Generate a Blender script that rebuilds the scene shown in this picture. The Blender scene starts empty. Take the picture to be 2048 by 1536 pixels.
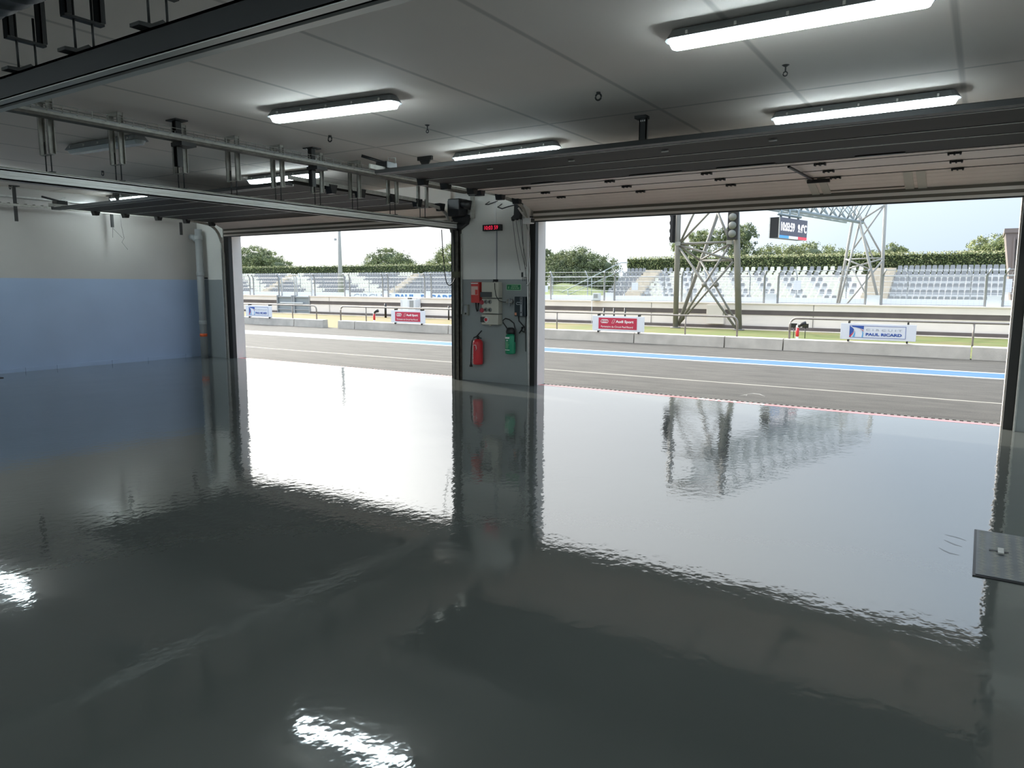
import bpy, bmesh, math, random
from mathutils import Vector, Matrix
random.seed(7)
S = bpy.context.scene
COL = S.collection
PI = math.pi

# ------------------------------------------------------------------ camera
YAW, PITCH, ROLL, FPX = -0.57362699, -0.13483505, 0.00396705, 1451.147
cam_d = bpy.data.cameras.new('camera')
cam = bpy.data.objects.new('camera', cam_d)
COL.objects.link(cam)
f_ = Vector((math.sin(YAW)*math.cos(PITCH), math.cos(YAW)*math.cos(PITCH), math.sin(PITCH)))
r_ = Vector((math.cos(YAW), -math.sin(YAW), 0))
u_ = r_.cross(f_)
r2 = r_*math.cos(ROLL) + u_*math.sin(ROLL)
u2 = -r_*math.sin(ROLL) + u_*math.cos(ROLL)
cam.matrix_world = Matrix(((r2.x, u2.x, -f_.x, 0), (r2.y, u2.y, -f_.y, 0), (r2.z, u2.z, -f_.z, 1.6), (0, 0, 0, 1)))
cam_d.sensor_width = 36.0
cam_d.lens = FPX/2048*36.0
cam_d.clip_start = 0.05
cam_d.clip_end = 800
S.camera = cam

# ------------------------------------------------------------------ sky, sun, exposure
W = bpy.data.worlds.new('sky'); S.world = W; W.use_nodes = True
wn, wl = W.node_tree.nodes, W.node_tree.links
for n in list(wn): wn.remove(n)
wo = wn.new('ShaderNodeOutputWorld'); wb = wn.new('ShaderNodeBackground')
tc = wn.new('ShaderNodeTexCoord')
dt = wn.new('ShaderNodeVectorMath'); dt.operation = 'DOT_PRODUCT'
dt.inputs[1].default_value = Vector((-0.83, 0.27, 0.48)).normalized()
cr = wn.new('ShaderNodeValToRGB')
cr.color_ramp.elements[0].position = 0.05; cr.color_ramp.elements[0].color = (0.35, 0.435, 0.54, 1)
cr.color_ramp.elements[1].position = 1.0; cr.color_ramp.elements[1].color = (6.0, 5.8, 5.4, 1)   # haze aureole round the sun
e = cr.color_ramp.elements.new(0.80); e.color = (.85, .87, .88, 1)
e = cr.color_ramp.elements.new(0.93); e.color = (2.2, 2.2, 2.1, 1)
e = cr.color_ramp.elements.new(0.42); e.color = (0.47, 0.55, 0.64, 1)
e = cr.color_ramp.elements.new(0.62); e.color = (0.66, 0.70, 0.73, 1)
wl.new(tc.outputs['Generated'], dt.inputs[0]); wl.new(dt.outputs['Value'], cr.inputs['Fac'])
# thin overcast: brighter towards the zenith, as 1 + 2 sin(elevation)
sz = wn.new('ShaderNodeSeparateXYZ'); wl.new(tc.outputs['Generated'], sz.inputs[0])
zr = wn.new('ShaderNodeMapRange'); zr.inputs['From Min'].default_value = 0; zr.inputs['From Max'].default_value = 1
zr.inputs['To Min'].default_value = 1; zr.inputs['To Max'].default_value = 3; wl.new(sz.outputs['Z'], zr.inputs['Value'])
vm = wn.new('ShaderNodeVectorMath'); vm.operation = 'SCALE'
wl.new(cr.outputs['Color'], vm.inputs[0]); wl.new(zr.outputs[0], vm.inputs['Scale'])
wl.new(vm.outputs['Vector'], wb.inputs['Color']); wb.inputs['Strength'].default_value = 0.88
wl.new(wb.outputs['Background'], wo.inputs['Surface'])

sun_d = bpy.data.lights.new('sun', 'SUN'); sun_d.energy = 2.3; sun_d.angle = math.radians(0.6)
sun_d.color = (1.0, 0.95, 0.86)
sun = bpy.data.objects.new('sun', sun_d); COL.objects.link(sun)
sun.rotation_euler = Vector((2.082, -0.65, -1.2)).to_track_quat('-Z', 'Y').to_euler()
sun.location = (-30, 20, 25)

S.view_settings.view_transform = 'Standard'; S.view_settings.look = 'None'
S.view_settings.gamma = 1.0; S.view_settings.use_curve_mapping = False
S.view_settings.exposure = 0.84

# ------------------------------------------------------------------ materials
MATS = {}
def mat(name, col, rough=0.5, metal=0.0, var=0.0, vscale=6.0, bump=0.0, bscale=40.0, emit=0.0, ior=1.5, stretch=None):
    if name in MATS: return MATS[name]
    m = bpy.data.materials.new(name); m.use_nodes = True
    nt = m.node_tree; b = nt.nodes['Principled BSDF']
    b.inputs['Base Color'].default_value = (*col, 1); b.inputs['Roughness'].default_value = rough
    b.inputs['Metallic'].default_value = metal; b.inputs['IOR'].default_value = ior
    if emit:
        b.inputs['Emission Color'].default_value = (*col, 1); b.inputs['Emission Strength'].default_value = emit
    if var or bump:
        co = nt.nodes.new('ShaderNodeTexCoord'); vec = co.outputs['Object']
        if stretch:
            mp = nt.nodes.new('ShaderNodeMapping'); mp.inputs['Scale'].default_value = stretch
            nt.links.new(vec, mp.inputs['Vector']); vec = mp.outputs['Vector']
    if var:
        nz = nt.nodes.new('ShaderNodeTexNoise'); nz.inputs['Scale'].default_value = vscale; nz.inputs['Detail'].default_value = 4
        nt.links.new(vec, nz.inputs['Vector'])
        rp = nt.nodes.new('ShaderNodeValToRGB')
        rp.color_ramp.elements[0].position = .3; rp.color_ramp.elements[1].position = .7
        rp.color_ramp.elements[0].color = (*[max(0, c*(1-var)) for c in col], 1)
        rp.color_ramp.elements[1].color = (*[min(1, c*(1+var)) for c in col], 1)
        nt.links.new(nz.outputs['Fac'], rp.inputs['Fac']); nt.links.new(rp.outputs['Color'], b.inputs['Base Color'])
    if bump:
        n2 = nt.nodes.new('ShaderNodeTexNoise'); n2.inputs['Scale'].default_value = bscale; n2.inputs['Detail'].default_value = 3
        bp = nt.nodes.new('ShaderNodeBump'); bp.inputs['Strength'].default_value = bump; bp.inputs['Distance'].default_value = 0.02
        nt.links.new(vec, n2.inputs['Vector']); nt.links.new(n2.outputs['Fac'], bp.inputs['Height'])
        nt.links.new(bp.outputs['Normal'], b.inputs['Normal'])
    MATS[name] = m; return m

def two_tone(name, low, high, zcut=1.70, rough=0.35):
    """wall paint: darker dado up to zcut, light paint above"""
    m = mat(name, high, rough)
    nt = m.node_tree; b = nt.nodes['Principled BSDF']
    g = nt.nodes.new('ShaderNodeNewGeometry'); sp = nt.nodes.new('ShaderNodeSeparateXYZ')
    gt = nt.nodes.new('ShaderNodeMath'); gt.operation = 'GREATER_THAN'; gt.inputs[1].default_value = zcut
    mx = nt.nodes.new('ShaderNodeMix'); mx.data_type = 'RGBA'
    nz = nt.nodes.new('ShaderNodeTexNoise'); nz.inputs['Scale'].default_value = 1.3; nz.inputs['Detail'].default_value = 5
    nt.links.new(g.outputs['Position'], sp.inputs[0]); nt.links.new(sp.outputs['Z'], gt.inputs[0])
    nt.links.new(gt.outputs[0], mx.inputs['Factor'])
    mx.inputs['A'].default_value = (*low, 1); mx.inputs['B'].default_value = (*high, 1)
    m2 = nt.nodes.new('ShaderNodeMix'); m2.data_type = 'RGBA'; m2.blend_type = 'MULTIPLY'; m2.inputs['Factor'].default_value = .18
    nt.links.new(g.outputs['Position'], nz.inputs['Vector'])
    nt.links.new(mx.outputs['Result'], m2.inputs['A']); nt.links.new(nz.outputs['Fac'], m2.inputs['B'])
    nt.links.new(m2.outputs['Result'], b.inputs['Base Color'])
    return m

M = {}
M['wall'] = two_tone('painted_wall', (0.35, 0.375, 0.37), (0.86, 0.84, 0.79))
M['wallL'] = two_tone('painted_left_wall', (0.38, 0.48, 0.66), (0.50, 0.475, 0.445), 1.70, 0.3)  # blue sky reflection on the grey dado is put into its colour
M['white'] = mat('white_paint', (0.78, 0.77, 0.74), 0.5, var=.05, vscale=3)
M['facade'] = mat('facade_white', (0.86, 0.80, 0.74), 0.6, var=.05, vscale=2)
M['dark'] = mat('dark_steel', (0.028, 0.028, 0.027), 0.5, 0.2)
M['black'] = mat('black_plastic', (0.012, 0.012, 0.013), 0.4)
M['galv'] = mat('galvanised_steel', (0.55, 0.55, 0.52), 0.42, 0.4, var=.12, vscale=14)
M['galvdull'] = mat('dull_zinc', (0.36, 0.35, 0.31), 0.55, 0.2, var=.15, vscale=20)
M['rust'] = mat('worn_steel', (0.10, 0.09, 0.072), 0.6, 0.2, var=.35, vscale=18)
M['alu'] = mat('brushed_aluminium', (0.62, 0.62, 0.59), 0.45, 0.25, var=.06, vscale=10, stretch=(1, 40, 40))
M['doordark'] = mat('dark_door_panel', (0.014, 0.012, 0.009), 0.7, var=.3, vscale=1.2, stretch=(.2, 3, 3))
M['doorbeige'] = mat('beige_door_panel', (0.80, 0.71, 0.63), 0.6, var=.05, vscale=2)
M['doorbrown'] = mat('brown_door_groove', (0.15, 0.125, 0.095), 0.6)
M['red'] = mat('red_enamel', (0.62, 0.03, 0.04), 0.28)
M['redbox'] = mat('red_plastic', (0.66, 0.06, 0.05), 0.4)
M['green'] = mat('green_enamel', (0.01, 0.26, 0.13), 0.3)
M['greensign'] = mat('green_sign', (0.02, 0.19, 0.08), 0.5)
M['ltext'] = mat('white_print', (0.85, 0.85, 0.83), 0.5)
M['gtext'] = mat('pale_green_print', (0.45, 0.75, 0.45), 0.5)
M['cream'] = mat('grey_beige_plastic', (0.56, 0.54, 0.46), 0.45)
M['creamd'] = mat('smoked_cover', (0.07, 0.07, 0.065), 0.15)
M['orange'] = mat('orange_tape', (0.80, 0.13, 0.03), 0.5)
M['ledred'] = mat('red_led', (1.0, 0.03, 0.09), 0.5, emit=.45)
M['ledwhite'] = mat('white_led', (0.95, 0.93, 0.95), 0.5, emit=0.8)
M['screen'] = mat('led_panel', (0.13, 0.13, 0.17), 0.5)
M['blueflag'] = mat('blue_led_bar', (0.10, 0.35, 0.85), 0.5, emit=.25)
M['whiteflag'] = mat('white_led_bar', (0.85, 0.85, 0.9), 0.5, emit=.15)
M['redflag'] = mat('red_led_bar', (0.9, 0.08, 0.12), 0.5, emit=.25)
M['lamp'] = mat('lamp_diffuser', (0.80, 0.95, 1.0), 0.3, emit=23.0)
M['lampoff'] = mat('lamp_diffuser_off', (0.42, 0.45, 0.45), 0.25)
M['lamphousing'] = mat('lamp_housing', (0.20, 0.21, 0.21), 0.5)
M['kerb'] = mat('kerb_concrete', (0.49, 0.465, 0.425), 0.85, var=.12, vscale=3, bump=.2, bscale=60)
M['pitwall'] = mat('white_wall_paint', (0.84, 0.77, 0.71), 0.7, var=.05, vscale=1)
M['farwall'] = mat('far_wall_paint', (0.84, 0.88, 0.92), 0.7)
M['band'] = mat('brown_grey_band', (0.125, 0.105, 0.10), 0.7, var=.15, vscale=2)
M['rail'] = mat('galvanised_tube', (0.27, 0.245, 0.22), 0.45, 0.5, var=.1, vscale=8)
M['fence'] = mat('fence_post_zinc', (0.34, 0.36, 0.38), 0.5, 0.4)
M['fencelight'] = mat('pale_fence_post', (0.66, 0.70, 0.74), 0.5, 0.2)
M['wire'] = mat('fence_wire', (0.48, 0.50, 0.52), 0.5, 0.4)
M['gatem'] = mat('blue_grey_gate', (0.30, 0.34, 0.37), 0.5, 0.3)
M['tower'] = mat('grey_gantry_steel', (0.21, 0.20, 0.18), 0.5, 0.0, var=.08, vscale=2)
M['tower2'] = mat('pale_gantry_steel', (0.34, 0.335, 0.31), 0.5, 0.0)
M['truss'] = mat('blue_grey_truss', (0.30, 0.35, 0.37), 0.5, 0.3)
M['board'] = mat('sign_board_white', (0.72, 0.75, 0.80), 0.5)
M['adred'] = mat('sign_red', (0.50, 0.03, 0.07), 0.5)
M['adblue'] = mat('sign_blue', (0.03, 0.09, 0.36), 0.5)
M['adcyan'] = mat('sign_light_blue', (0.09, 0.36, 0.66), 0.5)
M['wallblue'] = mat('wall_letter_blue', (0.06, 0.22, 0.48), 0.6)
M['wallgrey'] = mat('wall_letter_grey', (0.38, 0.42, 0.46), 0.6)
M['seatgrey'] = mat('grey_seat_plastic', (0.26, 0.265, 0.28), 0.55)
M['seatcream'] = mat('cream_seat_plastic', (0.66, 0.65, 0.58), 0.55)
M['tier'] = mat('stand_concrete', (0.80, 0.79, 0.78), 0.8, var=.08, vscale=2)
M['stair'] = mat('stair_concrete', (0.56, 0.50, 0.42), 0.85, var=.12, vscale=2)
M['yellow'] = mat('yellow_paint', (0.60, 0.50, 0.12), 0.7)
M['leaf1'] = mat('pine_green', (0.20, 0.235, 0.115), 0.8, var=.35, vscale=.8)
M['leaf2'] = mat('pine_green_light', (0.34, 0.36, 0.17), 0.8, var=.3, vscale=.8)
M['leaf3'] = mat('pine_green_dark', (0.095, 0.12, 0.068), 0.9)
M['hedge1'] = mat('hedge_green', (0.13, 0.17, 0.065), 0.7, var=.3, vscale=2)
M['hedge2'] = mat('hedge_green_light', (0.36, 0.38, 0.18), 0.7)
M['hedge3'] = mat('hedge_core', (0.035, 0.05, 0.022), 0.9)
M['hedgetip'] = mat('hedge_tip', (0.46, 0.44, 0.26), 0.8)
M['bark'] = mat('bark', (0.10, 0.07, 0.05), 0.9)
M['mauve'] = mat('mauve_cladding', (0.20, 0.165, 0.155), 0.7)
M['glassd'] = mat('dark_glass', (0.03, 0.035, 0.04), 0.1)

def shader_floor():
    m = bpy.data.materials.new('epoxy_floor'); m.use_nodes = True; nt = m.node_tree; b = nt.nodes['Principled BSDF']
    g = nt.nodes.new('ShaderNodeNewGeometry')
    n1 = nt.nodes.new('ShaderNodeTexNoise'); n1.inputs['Scale'].default_value = .45; n1.inputs['Detail'].default_value = 3
    rp = nt.nodes.new('ShaderNodeValToRGB'); rp.color_ramp.elements[0].position = .25; rp.color_ramp.elements[1].position = .8
    rp.color_ramp.elements[0].color = (.090, .098, .091, 1); rp.color_ramp.elements[1].color = (.116, .125, .118, 1)
    nt.links.new(g.outputs['Position'], n1.inputs['Vector']); nt.links.new(n1.outputs['Fac'], rp.inputs['Fac'])
    # rolled-on resin: slow waves, short orange-peel ripples
    mp = nt.nodes.new('ShaderNodeMapping'); mp.inputs['Scale'].default_value = (1, .8, 1)
    nt.links.new(g.outputs['Position'], mp.inputs['Vector'])
    a = nt.nodes.new('ShaderNodeTexNoise'); a.inputs['Scale'].default_value = 1.4; a.inputs['Detail'].default_value = 1.5
    c = nt.nodes.new('ShaderNodeTexNoise'); c.inputs['Scale'].default_value = 17; c.inputs['Detail'].default_value = 2
    for x in (a, c): nt.links.new(mp.outputs['Vector'], x.inputs['Vector'])
    b1 = nt.nodes.new('ShaderNodeBump'); b1.inputs['Strength'].default_value = 1; b1.inputs['Distance'].default_value = 0.0035
    b2 = nt.nodes.new('ShaderNodeBump'); b2.inputs['Strength'].default_value = 1; b2.inputs['Distance'].default_value = 0.0008
    nt.links.new(a.outputs['Fac'], b1.inputs['Height']); nt.links.new(c.outputs['Fac'], b2.inputs['Height'])
    nt.links.new(b1.outputs['Normal'], b2.inputs['Normal']); nt.links.new(b2.outputs['Normal'], b.inputs['Normal'])
    # two scuff marks on the resin
    nt.links.new(rp.outputs['Color'], b.inputs['Base Color'])
    b.inputs['Roughness'].default_value = 0.045; b.inputs['IOR'].default_value = 1.8
    return m
M['floor'] = shader_floor()

def shader_asphalt():
    m = bpy.data.materials.new('pit_lane_asphalt'); m.use_nodes = True; nt = m.node_tree; b = nt.nodes['Principled BSDF']
    N, L = nt.nodes, nt.links
    g = N.new('ShaderNodeNewGeometry'); sp = N.new('ShaderNodeSeparateXYZ'); L.new(g.outputs['Position'], sp.inputs[0])
    mp = N.new('ShaderNodeMapping'); mp.inputs['Scale'].default_value = (.7, 2.6, 1); L.new(g.outputs['Position'], mp.inputs['Vector'])
    n1 = N.new('ShaderNodeTexNoise'); n1.inputs['Scale'].default_value = 1.6; n1.inputs['Detail'].default_value = 9; n1.inputs['Roughness'].default_value = .7
    L.new(mp.outputs['Vector'], n1.inputs['Vector'])
    n2 = N.new('ShaderNodeTexNoise'); n2.inputs['Scale'].default_value = 55; n2.inputs['Detail'].default_value = 2; L.new(g.outputs['Position'], n2.inputs['Vector'])
    rp = N.new('ShaderNodeValToRGB'); rp.color_ramp.elements[0].position = .28; rp.color_ramp.elements[1].position = .72
    rp.color_ramp.elements[0].color = (.028, .0258, .022, 1); rp.color_ramp.elements[1].color = (.080, .0735, .0645, 1)
    L.new(n1.outputs['Fac'], rp.inputs['Fac'])
    mm = N.new('ShaderNodeMix'); mm.data_type = 'RGBA'; mm.blend_type = 'OVERLAY'; mm.inputs['Factor'].default_value = .6
    L.new(rp.outputs['Color'], mm.inputs['A']); L.new(n2.outputs['Fac'], mm.inputs['B'])
    cur = mm.outputs['Result']
    def stripe(cur, y0, y1, col, wear=.15):
        a = N.new('ShaderNodeMath'); a.operation = 'COMPARE'
        a.inputs[1].default_value = (y0+y1)/2; a.inputs[2].default_value = (y1-y0)/2; L.new(sp.outputs['Y'], a.inputs[0])
        w = N.new('ShaderNodeMapRange'); w.inputs['From Min'].default_value = .25; w.inputs['From Max'].default_value = .45
        w.inputs['To Min'].default_value = 1-wear; w.inputs['To Max'].default_value = 1; L.new(n1.outputs['Fac'], w.inputs['Value'])
        k = N.new('ShaderNodeMath'); k.operation = 'MULTIPLY'; L.new(a.outputs[0], k.inputs[0]); L.new(w.outputs[0], k.inputs[1])
        x = N.new('ShaderNodeMix'); x.data_type = 'RGBA'; L.new(k.outputs[0], x.inputs['Factor']); L.new(cur, x.inputs['A'])
        if isinstance(col, tuple): x.inputs['B'].default_value = (*col, 1)
        else: L.new(col, x.inputs['B'])
        return x.outputs['Result']
    cur = stripe(cur, 12.04, 12.11, (.30, .285, .25), .55)
    cur = stripe(cur, 15.30, 16.42, (.40, .40, .41), .1)
    # worn blue: fades to pale towards the far left
    fx = N.new('ShaderNodeMapRange'); fx.inputs['From Min'].default_value = -22; fx.inputs['From Max'].default_value = -12
    L.new(sp.outputs['X'], fx.inputs['Value'])
    bl = N.new('ShaderNodeMix'); bl.data_type = 'RGBA'; L.new(fx.outputs[0], bl.inputs['Factor'])
    bl.inputs['A'].default_value = (.27, .31, .38, 1); bl.inputs['B'].default_value = (.045, .125, .27, 1)
    cur = stripe(cur, 15.44, 16.28, bl.outputs['Result'], .25)
    L.new(cur, b.inputs['Base Color']); b.inputs['Roughness'].default_value = .85
    bp = N.new('ShaderNodeBump'); bp.inputs['Strength'].default_value = .4; bp.inputs['Distance'].default_value = .01
    L.new(n2.outputs['Fac'], bp.inputs['Height']); L.new(bp.outputs['Normal'], b.inputs['Normal'])
    return m
M['asphalt'] = shader_asphalt()

def shader_ceiling():
    m = bpy.data.materials.new('precast_ceiling'); m.use_nodes = True; nt = m.node_tree; b = nt.nodes['Principled BSDF']
    N, L = nt.nodes, nt.links
    g = N.new('ShaderNodeNewGeometry'); sp = N.new('ShaderNodeSeparateXYZ'); L.new(g.outputs['Position'], sp.inputs[0])
    nz = N.new('ShaderNodeTexNoise'); nz.inputs['Scale'].default_value = 1.2; nz.inputs['Detail'].default_value = 6; L.new(g.outputs['Position'], nz.inputs['Vector'])
    def line(out, off, period, width):
        a = N.new('ShaderNodeMath'); a.operation = 'SUBTRACT'; a.inputs[1].default_value = off; L.new(out, a.inputs[0])
        p = N.new('ShaderNodeMath'); p.operation = 'PINGPONG'; p.inputs[1].default_value = period/2; L.new(a.outputs[0], p.inputs[0])
        r = N.new('ShaderNodeMapRange'); r.inputs['From Min'].default_value = width*.4; r.inputs['From Max'].default_value = width
        r.inputs['To Min'].default_value = 1; r.inputs['To Max'].default_value = 0; L.new(p.outputs[0], r.inputs['Value']); return r.outputs[0]
    l1 = line(sp.outputs['X'], -0.29, 1.245, .03); l2 = line(sp.outputs['Y'], 6.93, 8.0, .03)
    mx = N.new('ShaderNodeMath'); mx.operation = 'MAXIMUM'; L.new(l1, mx.inputs[0]); L.new(l2, mx.inputs[1])
    k = N.new('ShaderNodeMath'); k.operation = 'MULTIPLY'; k.inputs[1].default_value = .42; L.new(mx.outputs[0], k.inputs[0])
    rp = N.new('ShaderNodeValToRGB'); rp.color_ramp.elements[0].color = (.80, .73, .67, 1); rp.color_ramp.elements[1].color = (.88, .80, .735, 1)
    L.new(nz.outputs['Fac'], rp.inputs['Fac'])
    x = N.new('ShaderNodeMix'); x.data_type = 'RGBA'; L.new(k.outputs[0], x.inputs['Factor']); L.new(rp.outputs['Color'], x.inputs['A'])
    x.inputs['B'].default_value = (.20, .19, .17, 1); L.new(x.outputs['Result'], b.inputs['Base Color'])
    b.inputs['Roughness'].default_value = .8; return m
M['ceiling'] = shader_ceiling()

def shader_grass():
    m = bpy.data.materials.new('dry_grass'); m.use_nodes = True; nt = m.node_tree; b = nt.nodes['Principled BSDF']
    N, L = nt.nodes, nt.links
    g = N.new('ShaderNodeNewGeometry')
    sp = N.new('ShaderNodeSeparateXYZ'); L.new(g.outputs['Position'], sp.inputs[0])
    n1 = N.new('ShaderNodeTexNoise'); n1.inputs['Scale'].default_value = .8; n1.inputs['Detail'].default_value = 8; L.new(g.outputs['Position'], n1.inputs['Vector'])
    fx = N.new('ShaderNodeMapRange'); fx.inputs['From Min'].default_value = -20; fx.inputs['From Max'].default_value = -8
    fx.inputs['To Min'].default_value = -.18; fx.inputs['To Max'].default_value = .16; L.new(sp.outputs['X'], fx.inputs['Value'])
    ad = N.new('ShaderNodeMath'); ad.operation = 'ADD'; L.new(n1.outputs['Fac'], ad.inputs[0]); L.new(fx.outputs[0], ad.inputs[1])
    rp = N.new('ShaderNodeValToRGB'); rp.color_ramp.elements[0].position = .3; rp.color_ramp.elements[1].position = .72
    rp.color_ramp.elements[0].color = (.19, .145, .06, 1); rp.color_ramp.elements[1].color = (.105, .13, .027, 1)
    L.new(ad.outputs[0], rp.inputs['Fac']); L.new(rp.outputs['Color'], b.inputs['Base Color']); b.inputs['Roughness'].default_value = .9
    return m
M['grass'] = shader_grass()
M['bank'] = mat('green_bank', (0.15, 0.18, 0.07), 0.9, var=.3, vscale=1)
M['track'] = mat('race_track_asphalt', (0.22, 0.215, 0.20), 0.85, var=.1, vscale=2)
M['redstrip'] = mat('red_floor_strip', (0.62, 0.20, 0.20), 0.25, var=.12, vscale=5)
M['drain'] = mat('drain_grate', (0.14, 0.13, 0.115), 0.7)
M['drainhole'] = mat('drain_slot', (0.015, 0.015, 0.015), 0.8)
M['checker'] = mat('checker_plate', (0.15, 0.16, 0.17), 0.42, 0.3, var=.15, vscale=6)

# ------------------------------------------------------------------ mesh builder
class MB:
    def __init__(s): s.v = []; s.f = []; s.mi = []; s.mats = []; s.sm = []
    def _m(s, m):
        if m is None: return 0
        if m not in s.mats: s.mats.append(m)
        return s.mats.index(m)
    def add(s, vs, fs, m=None, smooth=False):
        o = len(s.v); s.v += [tuple(p) for p in vs]
        k = s._m(m)
        for f in fs: s.f.append(tuple(i+o for i in f)); s.mi.append(k); s.sm.append(smooth)
        return s
    def box(s, x0, y0, z0, x1, y1, z1, m=None):
        return s.add([(x0,y0,z0),(x1,y0,z0),(x1,y1,z0),(x0,y1,z0),(x0,y0,z1),(x1,y0,z1),(x1,y1,z1),(x0,y1,z1)],
              [(0,3,2,1),(4,5,6,7),(0,1,5,4),(1,2,6,5),(2,3,7,6),(3,0,4,7)], m)
    def bar(s, a, b, w, h=None, m=None, up=(0,0,1)):
        a, b = Vector(a), Vector(b); h = h or w; d = (b-a)
        if d.length < 1e-6: return s
        d.normalize(); u = Vector(up)
        if abs(d.dot(u)) > .98: u = Vector((0,1,0)) if abs(d.y) < .9 else Vector((1,0,0))
        r = d.cross(u).normalized(); u = r.cross(d).normalized()
        vs = [p + r*i*w/2 + u*j*h/2 for p in (a, b) for i, j in ((-1,-1),(1,-1),(1,1),(-1,1))]
        return s.add(vs, [(0,1,2,3),(7,6,5,4),(0,4,5,1),(1,5,6,2),(2,6,7,3),(3,7,4,0)], m)
    def tube(s, pts, r, n=8, m=None, cap=True, r2=None):
        pts = [Vector(p) for p in pts]; rings = []
        for i, p in enumerate(pts):
            d = (pts[min(i+1, len(pts)-1)] - pts[max(i-1, 0)])
            if d.length < 1e-9: d = Vector((0,0,1))
            d.normalize()
            u = Vector((0,0,1)) if abs(d.z) < .95 else Vector((1,0,0))
            a = d.cross(u).normalized(); b = a.cross(d).normalized()
            rr = r if r2 is None else r + (r2-r)*i/(len(pts)-1)
            rings.append([p + a*math.cos(t*2*PI/n)*rr + b*math.sin(t*2*PI/n)*rr for t in range(n)])
        vs = [v for R in rings for v in R]; fs = []
        for i in range(len(rings)-1):
            for k in range(n):
                fs.append((i*n+k, i*n+(k+1)%n, (i+1)*n+(k+1)%n, (i+1)*n+k))
        if cap: fs += [tuple(range(n))[::-1], tuple(range((len(rings)-1)*n, len(rings)*n))]
        return s.add(vs, fs, m, n > 5)
    def lathe(s, c, prof, n=20, m=None, axis='z'):
        vs = []; 
        for r, z in prof:
            for t in range(n):
                a = t*2*PI/n; p = (math.cos(a)*r, math.sin(a)*r, z)
                if axis == 'y': p = (p[0], p[2], p[1])
                if axis == 'x': p = (p[2], p[0], p[1])
                vs.append(Vector(c)+Vector(p))
        fs = [(i*n+k, i*n+(k+1)%n, (i+1)*n+(k+1)%n, (i+1)*n+k) for i in range(len(prof)-1) for k in range(n)]
        fs += [tuple(range(n))[::-1], tuple(range((len(prof)-1)*n, len(prof)*n))]
        return s.add(vs, fs, m, True)
    def prism(s, poly, a, b, m=None):
        """poly: list of 3d points, extruded by vector b-a"""
        d = Vector(b)-Vector(a); n = len(poly)
        vs = [Vector(p) for p in poly] + [Vector(p)+d for p in poly]
        fs = [tuple(range(n)), tuple(range(n, 2*n))[::-1]] + [(i, i+n, (i+1) % n+n, (i+1) % n) for i in range(n)]
        return s.add(vs, fs, m)
    def build(s, name, m=None, parent=None, bevel=0.0, loc=None):
        me = bpy.data.meshes.new(name); vs = s.v
        if loc is not None:
            L = Vector(loc); vs = [tuple(Vector(p)-L) for p in vs]
        me.from_pydata(vs, [], s.f)
        ml = list(s.mats)
        if m is not None:
            if not ml: ml = [m]
        for x in ml: me.materials.append(x)
        if len(ml) > 1: me.polygons.foreach_set('material_index', s.mi)
        me.polygons.foreach_set('use_smooth', s.sm)
        bm = bmesh.new(); bm.from_mesh(me); bmesh.ops.recalc_face_normals(bm, faces=bm.faces); bm.to_mesh(me); bm.free()
        me.update()
        o = bpy.data.objects.new(name, me); COL.objects.link(o)
        if loc is not None: o.location = loc
        if parent is not None: adopt(o, parent)
        if bevel:
            b = o.modifiers.new('bevel', 'BEVEL'); b.width = bevel; b.segments = 2; b.limit_method = 'ANGLE'
        return o

def adopt(o, p):
    """parent keeping world coordinates (all parents are unrotated empties or meshes when this runs)"""
    off = world_of(p); o.parent = p; o.location = Vector(o.location) - off
def world_of(p):
    v = Vector((0, 0, 0))
    while p is not None: v += Vector(p.location); p = p.parent
    return v
def thing(name, label, cat, loc=(0, 0, 0), group=None):
    o = bpy.data.objects.new(name, None); COL.objects.link(o); o.location = loc
    o.empty_display_size = .1
    return tag(o, label, cat, group)
def tag(o, label, cat, group=None, kind=None):
    o['label'] = label; o['category'] = cat
    if group: o['group'] = group
    if kind: o['kind'] = kind
    return o
def struct(name, mb, m=None, **k):
    o = mb.build(name, m, **k); o['kind'] = 'structure'; return o
def dup(root, loc, label=None):
    r = root.copy(); COL.objects.link(r); r.location = loc
    if label: r['label'] = label
    for ch in list(root.children):
        c = ch.copy(); COL.objects.link(c); c.parent = r
        for g in ch.children:
            d = g.copy(); COL.objects.link(d); d.parent = c
    return r
def text(name, s, size, origin, xdir, ydir, m, parent=None, depth=.004, width=None, bold=0.0, align='LEFT', sub=None):
    """lettering as a mesh lying in the plane xdir/ydir"""
    cu = bpy.data.curves.new(name, 'FONT'); cu.body = s; cu.size = size; cu.extrude = depth; cu.align_x = 'LEFT'
    cu.offset = bold; cu.resolution_u = 3
    t = bpy.data.objects.new(name+'_tmp', cu); COL.objects.link(t)
    dg = bpy.context.evaluated_depsgraph_get()
    me = bpy.data.meshes.new_from_object(t.evaluated_get(dg))
    bpy.data.objects.remove(t); bpy.data.curves.remove(cu)
    xs = [v.co.x for v in me.vertices]; ys = [v.co.y for v in me.vertices]
    x0, x1, y0, y1 = min(xs), max(xs), min(ys), max(ys)
    kx = (width/(x1-x0)) if width else size/(y1-y0) if False else 1.0
    ky = size/(y1-y0)
    if not width: kx = ky
    X, Y = Vector(xdir).normalized(), Vector(ydir).normalized(); Z = X.cross(Y)
    O = Vector(origin)
    for v in me.vertices:
        v.co = O + X*((v.co.x-x0)*kx) + Y*((v.co.y-y0)*ky) + Z*v.co.z
    me.materials.clear(); me.materials.append(m); me.name = name
    o = bpy.data.objects.new(name, me); COL.objects.link(o)
    if parent is not None: adopt(o, parent)
    return o

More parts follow.
